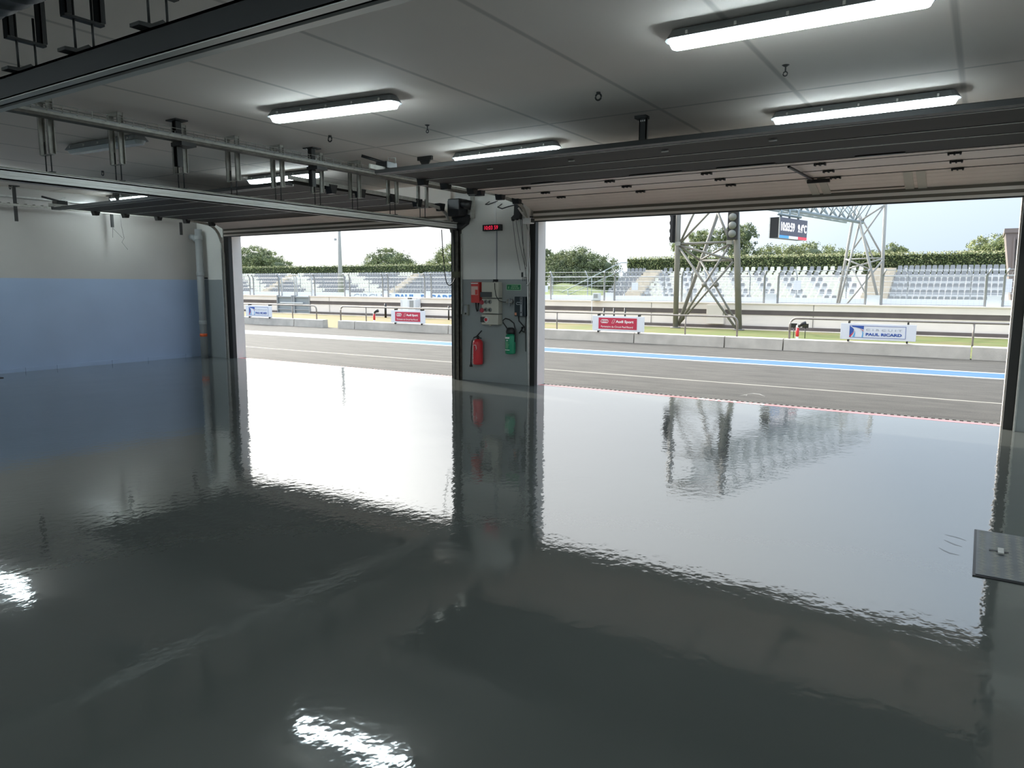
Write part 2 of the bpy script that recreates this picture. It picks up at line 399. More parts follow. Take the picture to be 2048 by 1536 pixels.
# ================================================================== ROOM SHELL
CZ = 3.30
LX, RX, BY = -14.7, 9.2, -8.0
DX = [(-13.64, -7.68), (-5.99, 0.27), (2.1, 8.2)]       # the door openings; the last is unseen, left open to add fill light
struct('floor', MB().box(LX-.2, BY, -.12, RX+.2, 10.05, 0), M['floor'])
struct('ceiling', MB().box(LX-.2, BY, CZ, RX+.2, 10.3, CZ+.3), M['ceiling'])
struct('wall_left', MB().box(LX-.25, BY, 0, LX, 10.25, CZ), M['wallL'])
struct('wall_right', MB().box(RX, BY, 0, RX+.25, 10.25, CZ), M['wallL'])
struct('wall_back', MB().box(LX-.25, BY-.25, 0, RX+.25, BY, CZ), M['wall'])
def pier(x0, x1, y0=9.92, a0=0, a1=0):
    mb = MB()
    mb.box(x0+a0, y0, 0, x1-a1, 10.02, CZ, M['wall'])
    mb.box(x0, 10.02, 0, x1, 10.25, CZ, M['facade'])
    return struct('wall_front', mb)
pier(LX, DX[0][0], a1=.16); pier(DX[0][1], DX[1][0], a0=.13, a1=.11); pier(DX[1][1], DX[2][0], 9.80, a0=.11); pier(DX[2][1], RX)
for a, b in DX:
    mb = MB(); mb.box(a, 9.96, 2.68, b, 10.25, CZ, M['facade']); struct('wall_front', mb)
struct('wall_facade', MB().box(LX-6, 10.0, CZ+.3, RX+8, 10.25, 7.0), M['facade'])
struct('roof', MB().box(LX-.25, BY-.25, CZ+.3, RX+.25, 10.0, CZ+.35), M['facade'])
# skirting with a crumbling top edge along the left wall
mb = MB(); y = -7.9
while y < 9.6:
    L_ = random.uniform(.5, 1.3); h = .075+random.uniform(-.008, .012)
    mb.box(LX, y, 0, LX+.022, min(y+L_-.006, 9.62), h); y += L_
struct('baseboard_left', mb, M['wallL'])

# threshold: red painted strip, white stencilled letters, slotted drain
rs = struct('threshold_strip', MB().box(-16, 10.05, -.1, 9.5, 10.165, .001), M['redstrip'])
text('lettering', 'PIT LANE', .095, (-2.42, 10.152, .0022), (-1, 0, 0), (0, -1, 0), M['ltext'], rs, .0006, width=.92, bold=.003)
mb = MB(); mb.box(-16, 10.165, -.1, 9.5, 10.255, -.012, M['drainhole'])
mb.box(-16, 10.165, -.05, 9.5, 10.178, .001, M['drain']); mb.box(-16, 10.242, -.05, 9.5, 10.255, .001, M['drain'])
x = -16
while x < 9.5: mb.box(x, 10.178, -.02, x+.035, 10.242, .0005, M['drain']); x += .075
struct('drain_channel', mb)

# ================================================================== OUTDOOR GROUND
struct('pit_lane', MB().box(-90, 10.255, -.12, 40, 19.35, 0), M['asphalt'])
struct('grass_verge', MB().box(-120, 19.35, -.12, 40, 28.3, 0.0), M['grass'])
struct('race_track', MB().box(-160, 28.3, -.12, 60, 44.3, -.02), M['track'])
struct('ground', MB().box(-300, 44.3, -.14, 200, 400, -.04), M['bank'])
# concrete kerb blocks
blocks = [(-60, -47, 'far'), (-47, -35, 'far'), (-35, -28.6, 'far'), (-28.6, -22.47, 'a'), (-22.44, -20.85, 'b'), (-20.06, -19.21, 'c'), (-19.19, -14.9, 'd'), (-14.88, -11.6, 'h'), (-11.58, -8.26, 'e'), (-8.24, -5.69, 'f'), (-5.67, -4.2, 'g'), (-4.18, -.16, 'i'), (-.14, 4.5, 'j'), (4.52, 10, 'far')]
blab = {'far': 'grey concrete kerb block along the pit lane, outside the door openings',
 'a': 'long pale concrete kerb block at far left, under the left circuit sign',
 'b': 'short concrete kerb block on the left side of the gap in the kerb',
 'c': 'short concrete kerb block right of the gap, with a black scrap at its foot',
 'd': 'long concrete kerb block below the left red sign, just left of the central pillar',
 'h': 'concrete kerb block behind the central pillar, beyond its left edge',
 'e': 'concrete kerb block right of the central pillar, under the left half of the red sign',
 'f': 'concrete kerb block in front of the gantry tower foot',
 'g': 'short concrete kerb block between the gantry tower and the large circuit sign',
 'i': 'long concrete kerb block beneath the large white circuit sign',
 'j': 'concrete kerb block at the right edge, beside the right-hand jamb'}
for x0, x1, k in blocks:
    mb = MB()
    mb.prism([(x0, 19.12, 0), (x0, 19.14, .275), (x0, 19.165, .293), (x0, 19.38, .293), (x0, 19.4, 0)], (x0, 0, 0), (x1-.012, 0, 0))
    tag(mb.build('concrete_kerb_block', M['kerb']), blab[k], 'kerb block', 'concrete kerb blocks along the pit lane')

# handrails on the kerb
def handrail(x0, x1, posts, bend0, bend1, label):
    t = thing('handrail', label, 'handrail', ((x0+x1)/2, 19.26, .293))
    z = .81; R = .16; y = 19.26; pts = []
    if bend0: pts += [(x0, y, .29)] + [(x0+R-R*math.cos(a*PI/12), y, z-R+R*math.sin(a*PI/12)) for a in range(7)]
    else: pts += [(x0, y, z)]
    if bend1: pts += [(x1-R+R*math.sin(a*PI/12), y, z-R+R*math.cos(a*PI/12)) for a in range(7)] + [(x1, y, .29)]
    else: pts += [(x1, y, z)]
    MB().tube(pts, .026, 10).build('top_rail', M['rail'], t)
    for p in posts: MB().tube([(p, y, .29), (p, y, z)], .022, 8).build('post', M['rail'], t)
    return t
handrail(-45, -21.32, [-40, -36, -31.4, -27, -22.67], False, True, 'grey tube handrail at left, carrying the left circuit sign')
handrail(-20.03, -5.4, [-18.74, -14.82, -10.83, -6.81], True, True, 'long grey tube handrail carrying two red signs, passing behind the pillar')
handrail(-4.08, 9, [-.15, 4.0], True, False, 'grey tube handrail at right, carrying the large white circuit sign')

# sign boards hanging on the rails
def signboard(x0, x1, z0, z1, label, kind):
    t = thing('sign_board', label, 'sign', ((x0+x1)/2, 19.1, z0))
    MB().box(x0, 19.10, z0, x1, 19.125, z1).build('panel', M['board'], t, .004)
    w, h = x1-x0, z1-z0
    for fx in (.1, .88):
        for zz, s in ((z1, 1), (z0, -1)):
            MB().box(x0+w*fx, 19.10, min(zz, zz+s*.05), x0+w*fx+.03, 19.25, max(zz, zz+s*.05)).build('clamp', M['dark'], t)
    X, Z = (1, 0, 0), (0, 0, 1)
    y = 19.097
    if kind == 'circuit':
        lx0, lx1 = x0+w*.125, x0+w*.87; lz0, lz1 = z0+h*.13, z1-h*.13
        mb = MB(); b = .008
        for a in ((lx0, lz0, lx1, lz0+b), (lx0, lz1-b, lx1, lz1), (lx0, lz0, lx0+b, lz1), (lx1-b, lz0, lx1, lz1)):
            mb.box(a[0], y-.002, a[1], a[2], y+.003, a[3])
        mb.build('border', M['adblue'], t)
        lh = lz1-lz0; lw = lh*1.08
        def P(u, v): return (lx0+u*lw, y-.004, lz0+v*lh)
        mb = MB()
        mb.prism([P(0, .98), P(0, .12), P(.12, .25), P(.28, .5), P(.31, .68), P(.22, .8), P(.08, .9)], (0, 0, 0), (0, .006, 0), M['adblue'])
        mb.prism([P(.12, 1), P(1, 1), P(1, .68), P(.72, .78), P(.4, .86), P(.2, .88)], (0, 0, 0), (0, .006, 0), M['adblue'])
        mb.prism([P(.22, .02), P(.36, .02), P(.42, .3), P(.38, .55), P(.33, .3)], (0, 0, 0), (0, .006, 0), M['adcyan'])
        mb.prism([P(.88, .02), P(.97, .02), P(.99, .4), P(.88, .62), P(.92, .35)], (0, 0, 0), (0, .006, 0), M['adcyan'])
        mb.prism([P(0, .04), P(.09, .04), P(.27, .34), P(.33, .58), P(.22, .36), P(0, .12)], (0, 0, 0), (0, .006, 0), M['adred'])
        mb.prism([P(.74, .74), P(1, .58), P(1, .52), P(.85, .64)], (0, 0, 0), (0, .006, 0), M['adred'])
        mb.build('logo', None, t)
        tx = lx0+lw+.05; tw = lx1-.08-tx
        text('lettering', 'C I R C U I T', lh*.17, (tx, y-.001, lz0+lh*.58), X, Z, M['wallgrey'], t, .002, width=tw)
        text('lettering', 'PAUL RICARD', lh*.24, (tx, y-.001, lz0+lh*.17), X, Z, M['adblue'], t, .002, width=tw, bold=.003)
    else:
        rx0, rx1, rz0, rz1 = x0+w*.125, x0+w*.865, z0+h*.13, z1-h*.12
        MB().box(rx0, y-.002, rz0, rx1, y+.003, rz1).build('red_panel', M['adred'], t)
        rw, rh = rx1-rx0, rz1-rz0; mb = MB()
        cz = rz0+rh*.68
        for k in range(4):
            cx = rx0+rw*.105+k*rw*.038; rr = rh*.145
            mb.tube([(cx+rr*math.cos(a*PI/10), y-.006, cz+rr*math.sin(a*PI/10)) for a in range(21)], rh*.022, 5)
        mb.build('rings_logo', M['ltext'], t)
        mb = MB(); q = [(rx0+rw*.35, cz-.05), (rx0+rw*.39, cz+.05), (rx0+rw*.44, cz+.05), (rx0+rw*.40, cz-.05)]
        for i in range(4):
            a, b = q[i], q[(i+1) % 4]; mb.bar((a[0], y-.004, a[1]), (b[0], y-.004, b[1]), .006, .006)
        mb.build('rhombus_mark', M['ltext'], t)
        text('lettering', 'Audi Sport', rh*.30, (rx0+rw*.455, y-.004, rz0+rh*.50), X, Z, M['ltext'], t, .002, width=rw*.46, bold=.003)
        text('lettering', 'Partenaire du Circuit Paul Ricard', rh*.17, (rx0+rw*.07, y-.004, rz0+rh*.13), X, Z, M['ltext'], t, .002, width=rw*.83)
    return t
signboard(-9.555, -7.945, .315, .745, 'white-framed red Audi Sport sign, right of the central pillar', 'audi')
signboard(-17.39, -15.86, .305, .735, 'white-framed red Audi Sport sign, seen through the left door', 'audi')
signboard(-2.87, -1.26, .35, .735, 'large white and blue Circuit Paul Ricard sign, right of the gantry', 'circuit')
signboard(-25.3, -23.71, .315, .765, 'white and blue Circuit Paul Ricard sign at far left', 'circuit')

# red and white marker posts behind the rail ends
for (x, y, lab) in ((-18.62, 19.55, 'red and white marker post by the left red sign rail'), (-3.95, 19.55, 'red and white marker post at the right handrail end')):
    t = thing('marker_post', lab, 'post', (x, y, 0), 'red and white marker posts')
    MB().tube([(x, y, 0), (x, y, .34)], .035, 8).build('white_base', M['ltext'], t)
    MB().tube([(x, y, .34), (x, y, .56)], .04, 8).build('red_sleeve', M['red'], t)
    MB().tube([(x, y, .56), (x, y, .62)], .04, 8).build('white_cap', M['ltext'], t)
    MB().tube([(x+.02, y, .6), (x+.1, y-.03, .65), (x+.2, y, .68)], .04, 8, r2=.06).build('horn', M['black'], t)

# ================================================================== PIT WALL
def wallseg(x0, x1):
    t = MB(); t.box(x0, 28.0, -.1, x1, 28.3, .955, M['pitwall']); t.box(x0, 27.93, .945, x1, 28.36, .985, M['pitwall'])
    t.box(x0, 27.97, .72, x1, 28.0, .945, M['pitwall'])
    o = struct('pit_wall', t)
    b = MB().box(x0, 27.985, .545, x1, 27.999, .72).build('dark_band', M['band'], o)
    b = MB().box(x0, 27.93, 0, x1, 28.0, .125).build('dark_plinth', M['band'], o)
    jt = MB(); x = x0+1.5
    while x < x1-.5:
        jt.box(x, 27.966, .13, x+.02, 27.972, .54); jt.box(x, 27.964, .73, x+.02, 27.97, .94); x += 6.2
    if jt.v: jt.build('joint', M['drain'], o)
    return o
wallseg(-60, -34.2); wallseg(-31.45, 14)
mb = MB().box(-60, 27.4, -.05, 14, 27.93, .012); struct('wall_footing', mb, M['stair'])

gt = thing('pit_gate', 'blue-grey double steel gate in the white pit wall at left', 'gate', (-32.8, 28.05, 0))
for a, b in ((-34.15, -32.95), (-32.75, -31.5)):
    MB().box(a, 28.03, .02, b, 28.07, .93).build('leaf_panel', M['gatem'], gt)
    for z in (.18, .5, .88): MB().box(a, 27.97, z, b, 28.03, z+.06).build('rail', M['fence'], gt)
for x in (-34.18, -32.95, -32.75, -31.5): MB().box(x-.04, 27.95, 0, x+.04, 28.1, 1.0).build('post', M['fence'], gt)
MB().box(-33.9, 27.93, .55, -32.0, 27.96, .62).build('bolt', M['fencelight'], gt)

# debris fence on the pit wall: sections of two cranked posts, rails and welded wire
def fence_section(x0, x1, label, light=False, left=True, z0=.985):
    t = thing('debris_fence_section', label, 'fence', ((x0+x1)/2, 28.15, z0), 'debris fence sections on the pit wall')
    y = 28.15; k = 1.97; ty, tz, tx = 27.98, 2.19, .10
    fm = M['fencelight'] if light else M['fence']
    for x in (x0, x1):
        MB().tube([(x, y, z0-.02), (x, y, k), (x+tx, ty-.05, tz)], .042, 6).build('post', fm, t)
    fr = MB()
    fr.tube([(x0, y, k), (x1, y, k)], .014, 5); fr.tube([(x0+tx, ty-.05, tz-.02), (x1+tx, ty-.05, tz-.02)], .012, 5); fr.tube([(x0, y, z0+.03), (x1, y, z0+.03)], .012, 5)
    fr.build('rails', fm, t)
    w = MB(); n = int((x1-x0)/.15)
    for i in range(1, n):
        x = x0+(x1-x0)*i/n
        w.bar((x, y, z0), (x, y, k), .003); w.bar((x, y, k), (x+tx, ty-.05, tz), .003)
    for i in range(1, 10): z = z0+(k-z0)*i/10; w.bar((x0, y, z), (x1, y, z), .003)
    w.bar((x0+tx/2, (y+ty-.05)/2, (k+tz)/2), (x1+tx/2, (y+ty-.05)/2, (k+tz)/2), .003)
    w.build('wire_mesh', M['wire'], t)
    return t
secs = [(-39.6, -36.8, 'debris fence section at the far left edge of the left door'), (-36.47, -34.23, 'debris fence section left of the pit wall gate'),
 (-33.97, -32.87, 'narrow pale fence section above the left leaf of the gate'), (-32.7, -31.49, 'narrow pale fence section above the right leaf of the gate'),
 (-31.23, -28.91, 'debris fence section just right of the gate, left of the lighting mast'), (-28.53, -26.16, 'debris fence section above the painted word CIRCUIT'),
 (-25.78, -23.36, 'debris fence section above the painted word PAUL'), (-22.94, -20.4, 'debris fence section above the painted word RICARD, at the pillar'),
 (-16.16, -13.55, 'debris fence section right of the pillar, before the trees'), (-13.07, -10.15, 'debris fence section left of the gantry tower'),
 (-9.75, -6.95, 'debris fence section behind the gantry tower'), (-6.45, -3.5, 'debris fence section before the cream seats, right of the tower'),
 (-2.99, .02, 'debris fence section before the right-hand grey seats'), (.5, 3.5, 'debris fence section cut off by the right jamb')]
for a, b, l in secs: fence_section(a, b, l, light='pale' in l)
fills = [(-36.75, -36.5), (-31.45, -31.27), (-28.86, -28.6), (-26.1, -25.84), (-23.3, -23.0), (-13.5, -13.12), (-10.08, -9.82), (-6.9, -6.5), (-3.45, -3.04), (.07, .45)]
for i, (a, b) in enumerate(fills):
    tag(MB().box(a, 28.14, .985, b, 28.16, 1.32).build('infill_plate', M['board']), 'small white plate filling the gap between two fence sections on the pit wall', 'plate', 'white infill plates between fence posts')

# fittings on and before the pit wall
t = thing('electrical_cabinet', 'pale grey cabinet on the pit wall above the left red sign', 'cabinet', (-23.97, 27.8, .25))
MB().box(-24.45, 27.55, .25, -23.48, 27.96, .9).build('body', M['board'], t, .01)
MB().box(-23.85, 27.54, .5, -23.6, 27.55, .85).build('vent', M['fence'], t)
MB().box(-24.3, 27.54, .3, -23.95, 27.55, .86).build('door', M['farwall'], t)
MB().box(-24.1, 27.7, .9, -23.9, 27.8, .98).build('bracket', M['rust'], t)
t = thing('wall_cabinet', 'flush pale cabinet on the pit wall behind the gantry tower', 'cabinet', (-8.67, 27.9, .17))
MB().box(-9.01, 27.8, .17, -8.33, 27.97, .9).build('body', M['pitwall'], t, .008)
MB().box(-8.36, 27.795, .5, -8.34, 27.8, .6).build('handle', M['dark'], t)
for i, (x, z, l) in enumerate(((-24.76, .70, 'black steel post left of the cabinet before the pit wall'), (-22.5, .62, 'short black post right of the pit wall cabinet'), (-20.83, .65, 'thin black post nearest the central pillar on its left'),
      (-12.9, .72, 'leftmost of three short black posts above the right red sign'), (-12.45, .72, 'middle of three short black posts above the right red sign'), (-11.97, .74, 'rightmost of three short black posts above the right red sign'))):
    tag(MB().tube([(x, 26.8, 0), (x, 26.8, z)], .055 if i in (0,) else .035, 6).build('steel_post', M['black']), l, 'post', 'black posts before the pit wall')
t = thing('camera_box', 'small grey box on a thin stand at the fence, above the red sign', 'box', (-13.75, 27.85, 0))
MB().box(-13.9, 27.75, 1.0, -13.6, 27.95, 1.3).build('housing', M['fencelight'], t, .01)
MB().box(-13.84, 27.74, 1.1, -13.66, 27.75, 1.26).build('window', M['fence'], t)
MB().tube([(-13.95, 27.8, 0), (-13.95, 27.8, 1.0)], .012, 6).build('stand', M['board'], t)
MB().box(-13.97, 27.75, .98, -13.6, 27.9, 1.0).build('shelf', M['fence'], t)
for x, l in ((-4.96, 'left of two small black floodlights behind the right handrail end'), (-4.62, 'right of two small black floodlights behind the right handrail end')):
    t = thing('ground_floodlight', l, 'floodlight', (x, 24, 0), 'small floodlights behind the kerb')
    MB().tube([(x, 24, 0), (x, 24, .34)], .012, 6).build('stem', M['black'], t)
    MB().box(x-.09, 23.95, .33, x+.09, 24.02, .46).build('head', M['black'], t, .01)

# ================================================================== GANTRY
def members(t, lst, m):
    for a, b, r, n in lst: MB().tube([a, b], r, 10 if r > .05 else 8).build(n, m, t)
g1 = thing('gantry_tower', 'large grey lattice gantry tower with traffic lights, before the pit wall', 'tower', (-8.7, 27, 0))
members(g1, [((-9.99, 27, 6.3), (-9.94, 27, 0), .10, 'leg'), ((-7.93, 27, 6.3), (-7.51, 27, 0), .115, 'leg'), ((-8.45, 28.9, 6.3), (-9.90, 27.2, .1), .07, 'leg'),
 ((-9.88, 27, 3.19), (-7.95, 27, 3.21), .048, 'strut'), ((-9.85, 27, 3.13), (-7.88, 27, 2.56), .042, 'strut'), ((-9.37, 27.9, 2.59), (-7.98, 27, 3.14), .042, 'strut'),
 ((-9.37, 27.9, 2.59), (-7.86, 27, 2.54), .042, 'strut'), ((-9.88, 27, 3.13), (-9.37, 27.9, 2.59), .042, 'strut'),
 ((-9.88, 26.97, 3.04), (-7.6, 26.97, .05), .045, 'diagonal_brace'), ((-7.98, 27.0, 3.1), (-9.85, 27.06, .15), .045, 'diagonal_brace'),
 ((-7.92, 27.3, 2.5), (-9.95, 27.3, .1), .04, 'diagonal_brace'), ((-9.28, 27.7, 2.57), (-7.6, 27.25, .15), .04, 'diagonal_brace'),
 ((-9.86, 27, 3.25), (-9.0, 27.1, 5.2), .04, 'diagonal_brace'), ((-9.86, 27, 3.22), (-7.95, 27.1, 5.2), .04, 'diagonal_brace'), ((-9.2, 28.3, 5.1), (-7.98, 27, 3.25), .045, 'diagonal_brace'),
 ((-10.0, 27, 4.9), (-7.93, 27, 4.9), .06, 'strut'), ((-10.0, 27, 6.25), (-7.93, 27, 6.25), .08, 'strut'), ((-10, 27, 6.25), (-8.45, 28.9, 6.25), .06, 'strut'), ((-7.93, 27, 6.25), (-8.45, 28.9, 6.25), .06, 'strut')], M['tower'])
for p in ((-8.85, 26.93, 1.67), (-8.52, 27.3, 1.67)):
    MB().lathe((p[0], p[1]-.03, p[2]), [(.10, 0), (.10, .06)], 14, axis='y').build('gusset', M['tower'], g1)
for p in ((-9.94, 27), (-7.51, 27)): MB().lathe((p[0], p[1], 0), [(.2, 0), (.2, .04)], 14).build('base_plate', M['tower'], g1)
for x in (-9.93, -7.98): MB().box(x-.1, 26.9, 3.13, x+.1, 27.1, 3.27).build('joint_sleeve', M['tower2'], g1)

g2 = thing('gantry_tower', 'pale lattice gantry tower across the track, before the stand stairs', 'tower', (-5.4, 42, 0))
def ext(a, b, z): # extend line a->b down to height z
    a, b = Vector(a), Vector(b); k = (z-a.z)/(b.z-a.z); return tuple(a+(b-a)*k)
L2 = [((-4.6, 42, 6.3), (-4.47, 42, 0), .085, 'leg'), (ext((-6.01, 42, 5.56), (-6.52, 42, .99), 6.3), ext((-6.01, 42, 5.56), (-6.52, 42, .99), 0), .07, 'leg'),
 ((-5.78, 41.5, 5.3), ext((-5.7, 41.5, 4.95), (-4.58, 41.5, 1.02), 0), .07, 'leg'), ((-5.62, 41.5, 5.1), ext((-5.68, 41.5, 4.72), (-6.34, 41.5, 1), 0), .05, 'leg'),
 ((-6.02, 42.3, 5.71), (-4.55, 42.2, 3.12), .045, 'diagonal_brace'), ((-4.62, 41.9, 5.72), (-5.69, 41.8, 4.97), .045, 'diagonal_brace'), ((-4.62, 41.9, 5.7), (-5.95, 41.8, 3.5), .04, 'diagonal_brace'),
 ((-6.27, 42, 3.04), (-4.53, 42, 3.08), .035, 'strut'), ((-6.25, 41.7, 3.04), (-5.09, 41.6, 2.52), .04, 'strut'), ((-4.5, 41.8, 3.04), (-6.1, 41.7, 2.54), .04, 'strut'),
 ((-4.48, 41.6, 2.96), (-6.3, 41.5, .3), .045, 'diagonal_brace'), ((-5.86, 41.5, 2.52), (-4.8, 41.5, .6), .04, 'diagonal_brace'), ((-5.8, 42.4, 4.9), (-5.0, 42.3, 3.0), .04, 'diagonal_brace'),
 ((-6.05, 42, 6.25), (-4.6, 42, 6.25), .06, 'strut')]
members(g2, L2, M['tower2'])

# truss spanning the track between the towers (three chords and lacing)
tr = thing('gantry_truss', 'blue-grey lattice truss spanning the track above the clock display', 'truss', (-7.1, 34.5, 4.9))
def trp(s, k):  # s 0..1 along the span, k chord
    x = -8.75+(-5.6+8.75)*s; y = 27.2+(42-27.2)*s
    return [(x, y, 4.9), (x-.95, y+.2, 6.2), (x+.75, y-.2, 6.2), (x-.8, y+.2, 4.95)][k]
for k, r in ((0, .085), (1, .085), (2, .075), (3, .045)): MB().tube([trp(0, k), trp(1, k)], r, 10).build('chord', M['truss'], tr)
n = 14
for i in range(n):
    a, b = i/n, (i+.5)/n
    MB().tube([trp(a, 0), trp(b, 1)], .032, 6).build('lacing', M['truss'], tr)
    MB().tube([trp(b, 1), trp((i+1)/n, 0)], .032, 6).build('lacing', M['truss'], tr)
    MB().tube([trp(a, 0), trp(b, 2)], .032, 6).build('lacing', M['truss'], tr)
    MB().tube([trp(b, 2), trp((i+1)/n, 0)], .032, 6).build('lacing', M['truss'], tr)
    MB().tube([trp(a, 3), trp(b, 0)], .018, 6).build('lacing', M['truss'], tr)

# clock display hung from the truss
O = Vector((-7.4, 32.0, 0)); ax = Vector((.222, .975, 0)).normalized(); nx = Vector((.975, -.222, 0)).normalized()
dsp = thing('clock_display', 'black hanging LED display showing 10:03:59 and 9.4 degrees', 'display', (-7.1, 33.2, 3.63))
wd, z0, z1, dp = 2.62, 3.63, 4.48, .46
def dbox(u0, u1, d0, d1, za, zb):
    vs = [O+ax*u+nx*d+Vector((0, 0, z)) for z in (za, zb) for u, d in ((u0, d0), (u1, d0), (u1, d1), (u0, d1))]
    return MB().add(vs, [(0, 3, 2, 1), (4, 5, 6, 7), (0, 1, 5, 4), (1, 2, 6, 5), (2, 3, 7, 6), (3, 0, 4, 7)])
dbox(0, wd, -dp, -.02, z0, z1).build('housing', M['black'], dsp)
dbox(.0, wd, -.02, .0, z0+.12, z1).build('screen', M['screen'], dsp)
for i, k in enumerate(('blueflag', 'whiteflag', 'redflag')):
    dbox(wd/3*i, wd/3*(i+1), -.02, .002, z0, z0+.115).build('colour_bar', M[k], dsp)
for u in (0, ): 
    for d in (-dp, -.04): dbox(-.02, .02, d, d+.04, z0, z1).build('frame_edge', M['galv'], dsp)
text('time_digits', '10:03:59', .36, tuple(O+ax*.12+nx*.006+Vector((0, 0, 3.93))), ax, (0, 0, 1), M['ledwhite'], dsp, .003, width=1.25, bold=.004)
text('temperature_digits', '9.4°C', .36, tuple(O+ax*1.70+nx*.006+Vector((0, 0, 3.93))), ax, (0, 0, 1), M['ledwhite'], dsp, .003, width=.84, bold=.004)
for u in (.5, 1.3, 2.15): MB().tube([O+ax*u-nx*.22+Vector((0, 0, 4.45)), O+ax*u-nx*.22+Vector((0, 0, 4.95))], .05, 8).build('hanger_pipe', M['truss'], dsp)
MB().tube([O+ax*.25-nx*.22+Vector((0, 0, 4.63)), O+ax*2.4-nx*.22+Vector((0, 0, 4.63))], .055, 8).build('cross_pipe', M['truss'], dsp)

# traffic lights on the tower
tl = thing('traffic_light', 'black traffic light with grey round lenses on the tower right leg', 'traffic light', (-7.82, 26.75, 3.25))
MB().box(-8.0, 26.68, 3.27, -7.62, 26.8, 4.85).build('backboard', M['black'], tl, .02)
for i in range(4):
    z = 3.48+i*.285+(.01*i)
    MB().lathe((-7.81, 26.6, z), [(.13, 0), (.14, .03), (.14, .09)], 20, axis='y').build('lens', mat('dull_lens', (.17, .175, .155), .4), tl)
for z in (3.4, 4.5): MB().box(-7.86, 26.79, z, -7.78, 26.97, z+.06).build('bracket', M['dark'], tl)
tl2 = thing('traffic_light', 'traffic light seen edge-on, left of the tower left leg', 'traffic light', (-10.12, 26.8, 3.24))
MB().box(-10.17, 26.7, 3.24, -10.08, 27.1, 4.6).build('backboard', M['black'], tl2)
for i in range(4): MB().lathe((-10.17, 26.9, 3.42+i*.29), [(.13, 0), (.12, -.06)], 14, axis='x').build('visor', M['black'], tl2)
MB().box(-10.08, 26.95, 4.2, -9.98, 27.0, 4.26).build('bracket', M['dark'], tl2)

# ================================================================== ACROSS THE TRACK
fw = struct('trackside_wall', MB().box(-130, 44, -.1, 12, 44.3, .965), M['farwall'])
X, Z = (1, 0, 0), (0, 0, 1)
text('lettering', 'CIRCUIT', .52, (-44.2, 43.99, .36), X, Z, M['wallgrey'], fw, .01, width=4.2)
text('lettering', 'PAUL', .52, (-39.55, 43.99, .36), X, Z, M['wallblue'], fw, .01, width=2.1, bold=.02)
text('lettering', 'RICARD', .52, (-36.9, 43.99, .36), X, Z, M['wallblue'], fw, .01, width=3.4, bold=.02)
for xa, xb, lab in ((-62, -31, 'thin wire fence on the far track wall, seen through the left door'), (-30.5, 4, 'thin wire fence on the far track wall, seen through the right door')):
    t = thing('trackside_fence', lab, 'fence', ((xa+xb)/2, 44.15, .965))
    xs = [-17.08, -14.4, -11.74, -9.1, -6.47, -3.48, -.63, 2.1, -19.8, -22.5, -25.2, -27.9, -30.4] if xa > -31 else [xa+.2+i*2.75 for i in range(12)]
    for x in xs: MB().tube([(x, 44.15, .967), (x, 44.15, 2.2), (x-.12, 44.0, 2.6)], .035, 6).build('post', M['fence'], t)
    for z in (1.3, 1.6, 1.9, 2.22, 2.5): MB().tube([(xa, 44.1, z), (xb, 44.1, z)], .011, 4).build('cable', M['wire'], t)
for (xa, xb, za, zb, l) in ((-9.26, -8.85, 1.41, 1.95, 'small white board on the far fence before the cream seats'), (.72, 1.1, 1.36, 2.02, 'small white board on the far fence at the right jamb'),
   (-19.25, -18.82, 1.35, 1.83, 'small white board on the far fence before the small seat block'), (-26.05, -25.52, 1.17, 1.58, 'small white board on the far fence just right of the pillar')):
    tag(MB().box(xa, 44.02, za, xb, 44.05, zb).build('fence_board', M['board']), l, 'board', 'white boards on the far fence')
# lighting mast
t = thing('lighting_mast', 'tall slim pale mast in front of the left stand', 'mast', (-47.75, 46, 0))
MB().tube([(-47.75, 46, 0), (-47.75, 46, 3.0), (-47.75, 46, 9.2)], .30, 12, r2=.08).build('pole', M['tower2'], t)
MB().box(-48.3, 45.9, 5.45, -48.1, 46.0, 5.65).build('sensor', M['fence'], t)
MB().tube([(-48.2, 45.95, 5.55), (-47.75, 46, 5.5)], .02, 6).build('sensor_arm', M['fence'], t)

# grandstands
ROWS, Y0, RUN, RISE, ZT = 6, 70.0, 1.2, .55, 3.55
def stand(x0, x1, stairs, label, dz=0.0):
    t = thing('grandstand', label, 'grandstand', ((x0+x1)/2, Y0, 0))
    mb = MB()
    for k in range(ROWS):
        zt = ZT-.78-RISE*(ROWS-1-k)+dz
        mb.box(x0, Y0-.35+k*RUN, -.1, x1, Y0-.35+(k+1)*RUN+(.6 if k == ROWS-1 else 0), zt)
    mb.build('tiers', M['tier'], t)
    for a, b in stairs:
        sb = MB()
        for k in range(ROWS*2+1):
            zt = ZT-.78-RISE*(ROWS-1)+dz+k*RISE/2
            yy = Y0-.35+(k-1)*RUN/2-.35
            sb.box(a, yy, .2, b, yy+RUN/2+.02, zt+.04)
        sb.build('staircase', M['stair'], t)
        MB().box(a, Y0+ROWS*RUN-.1, ZT-.7+dz, b, Y0+ROWS*RUN+.1, ZT-.42+dz).build('yellow_upstand', M['yellow'], t)
    return t
stand(-34.05, 3.2, [(-31.6, -29.85), (-9.15, -7.05)], 'concrete grandstand tiers with stairs, seen through the right door')
stand(-125, -45.8, [(-65.0, -63.8), (-90, -88.8)], 'long concrete grandstand tiers, seen through the left door', -.22)

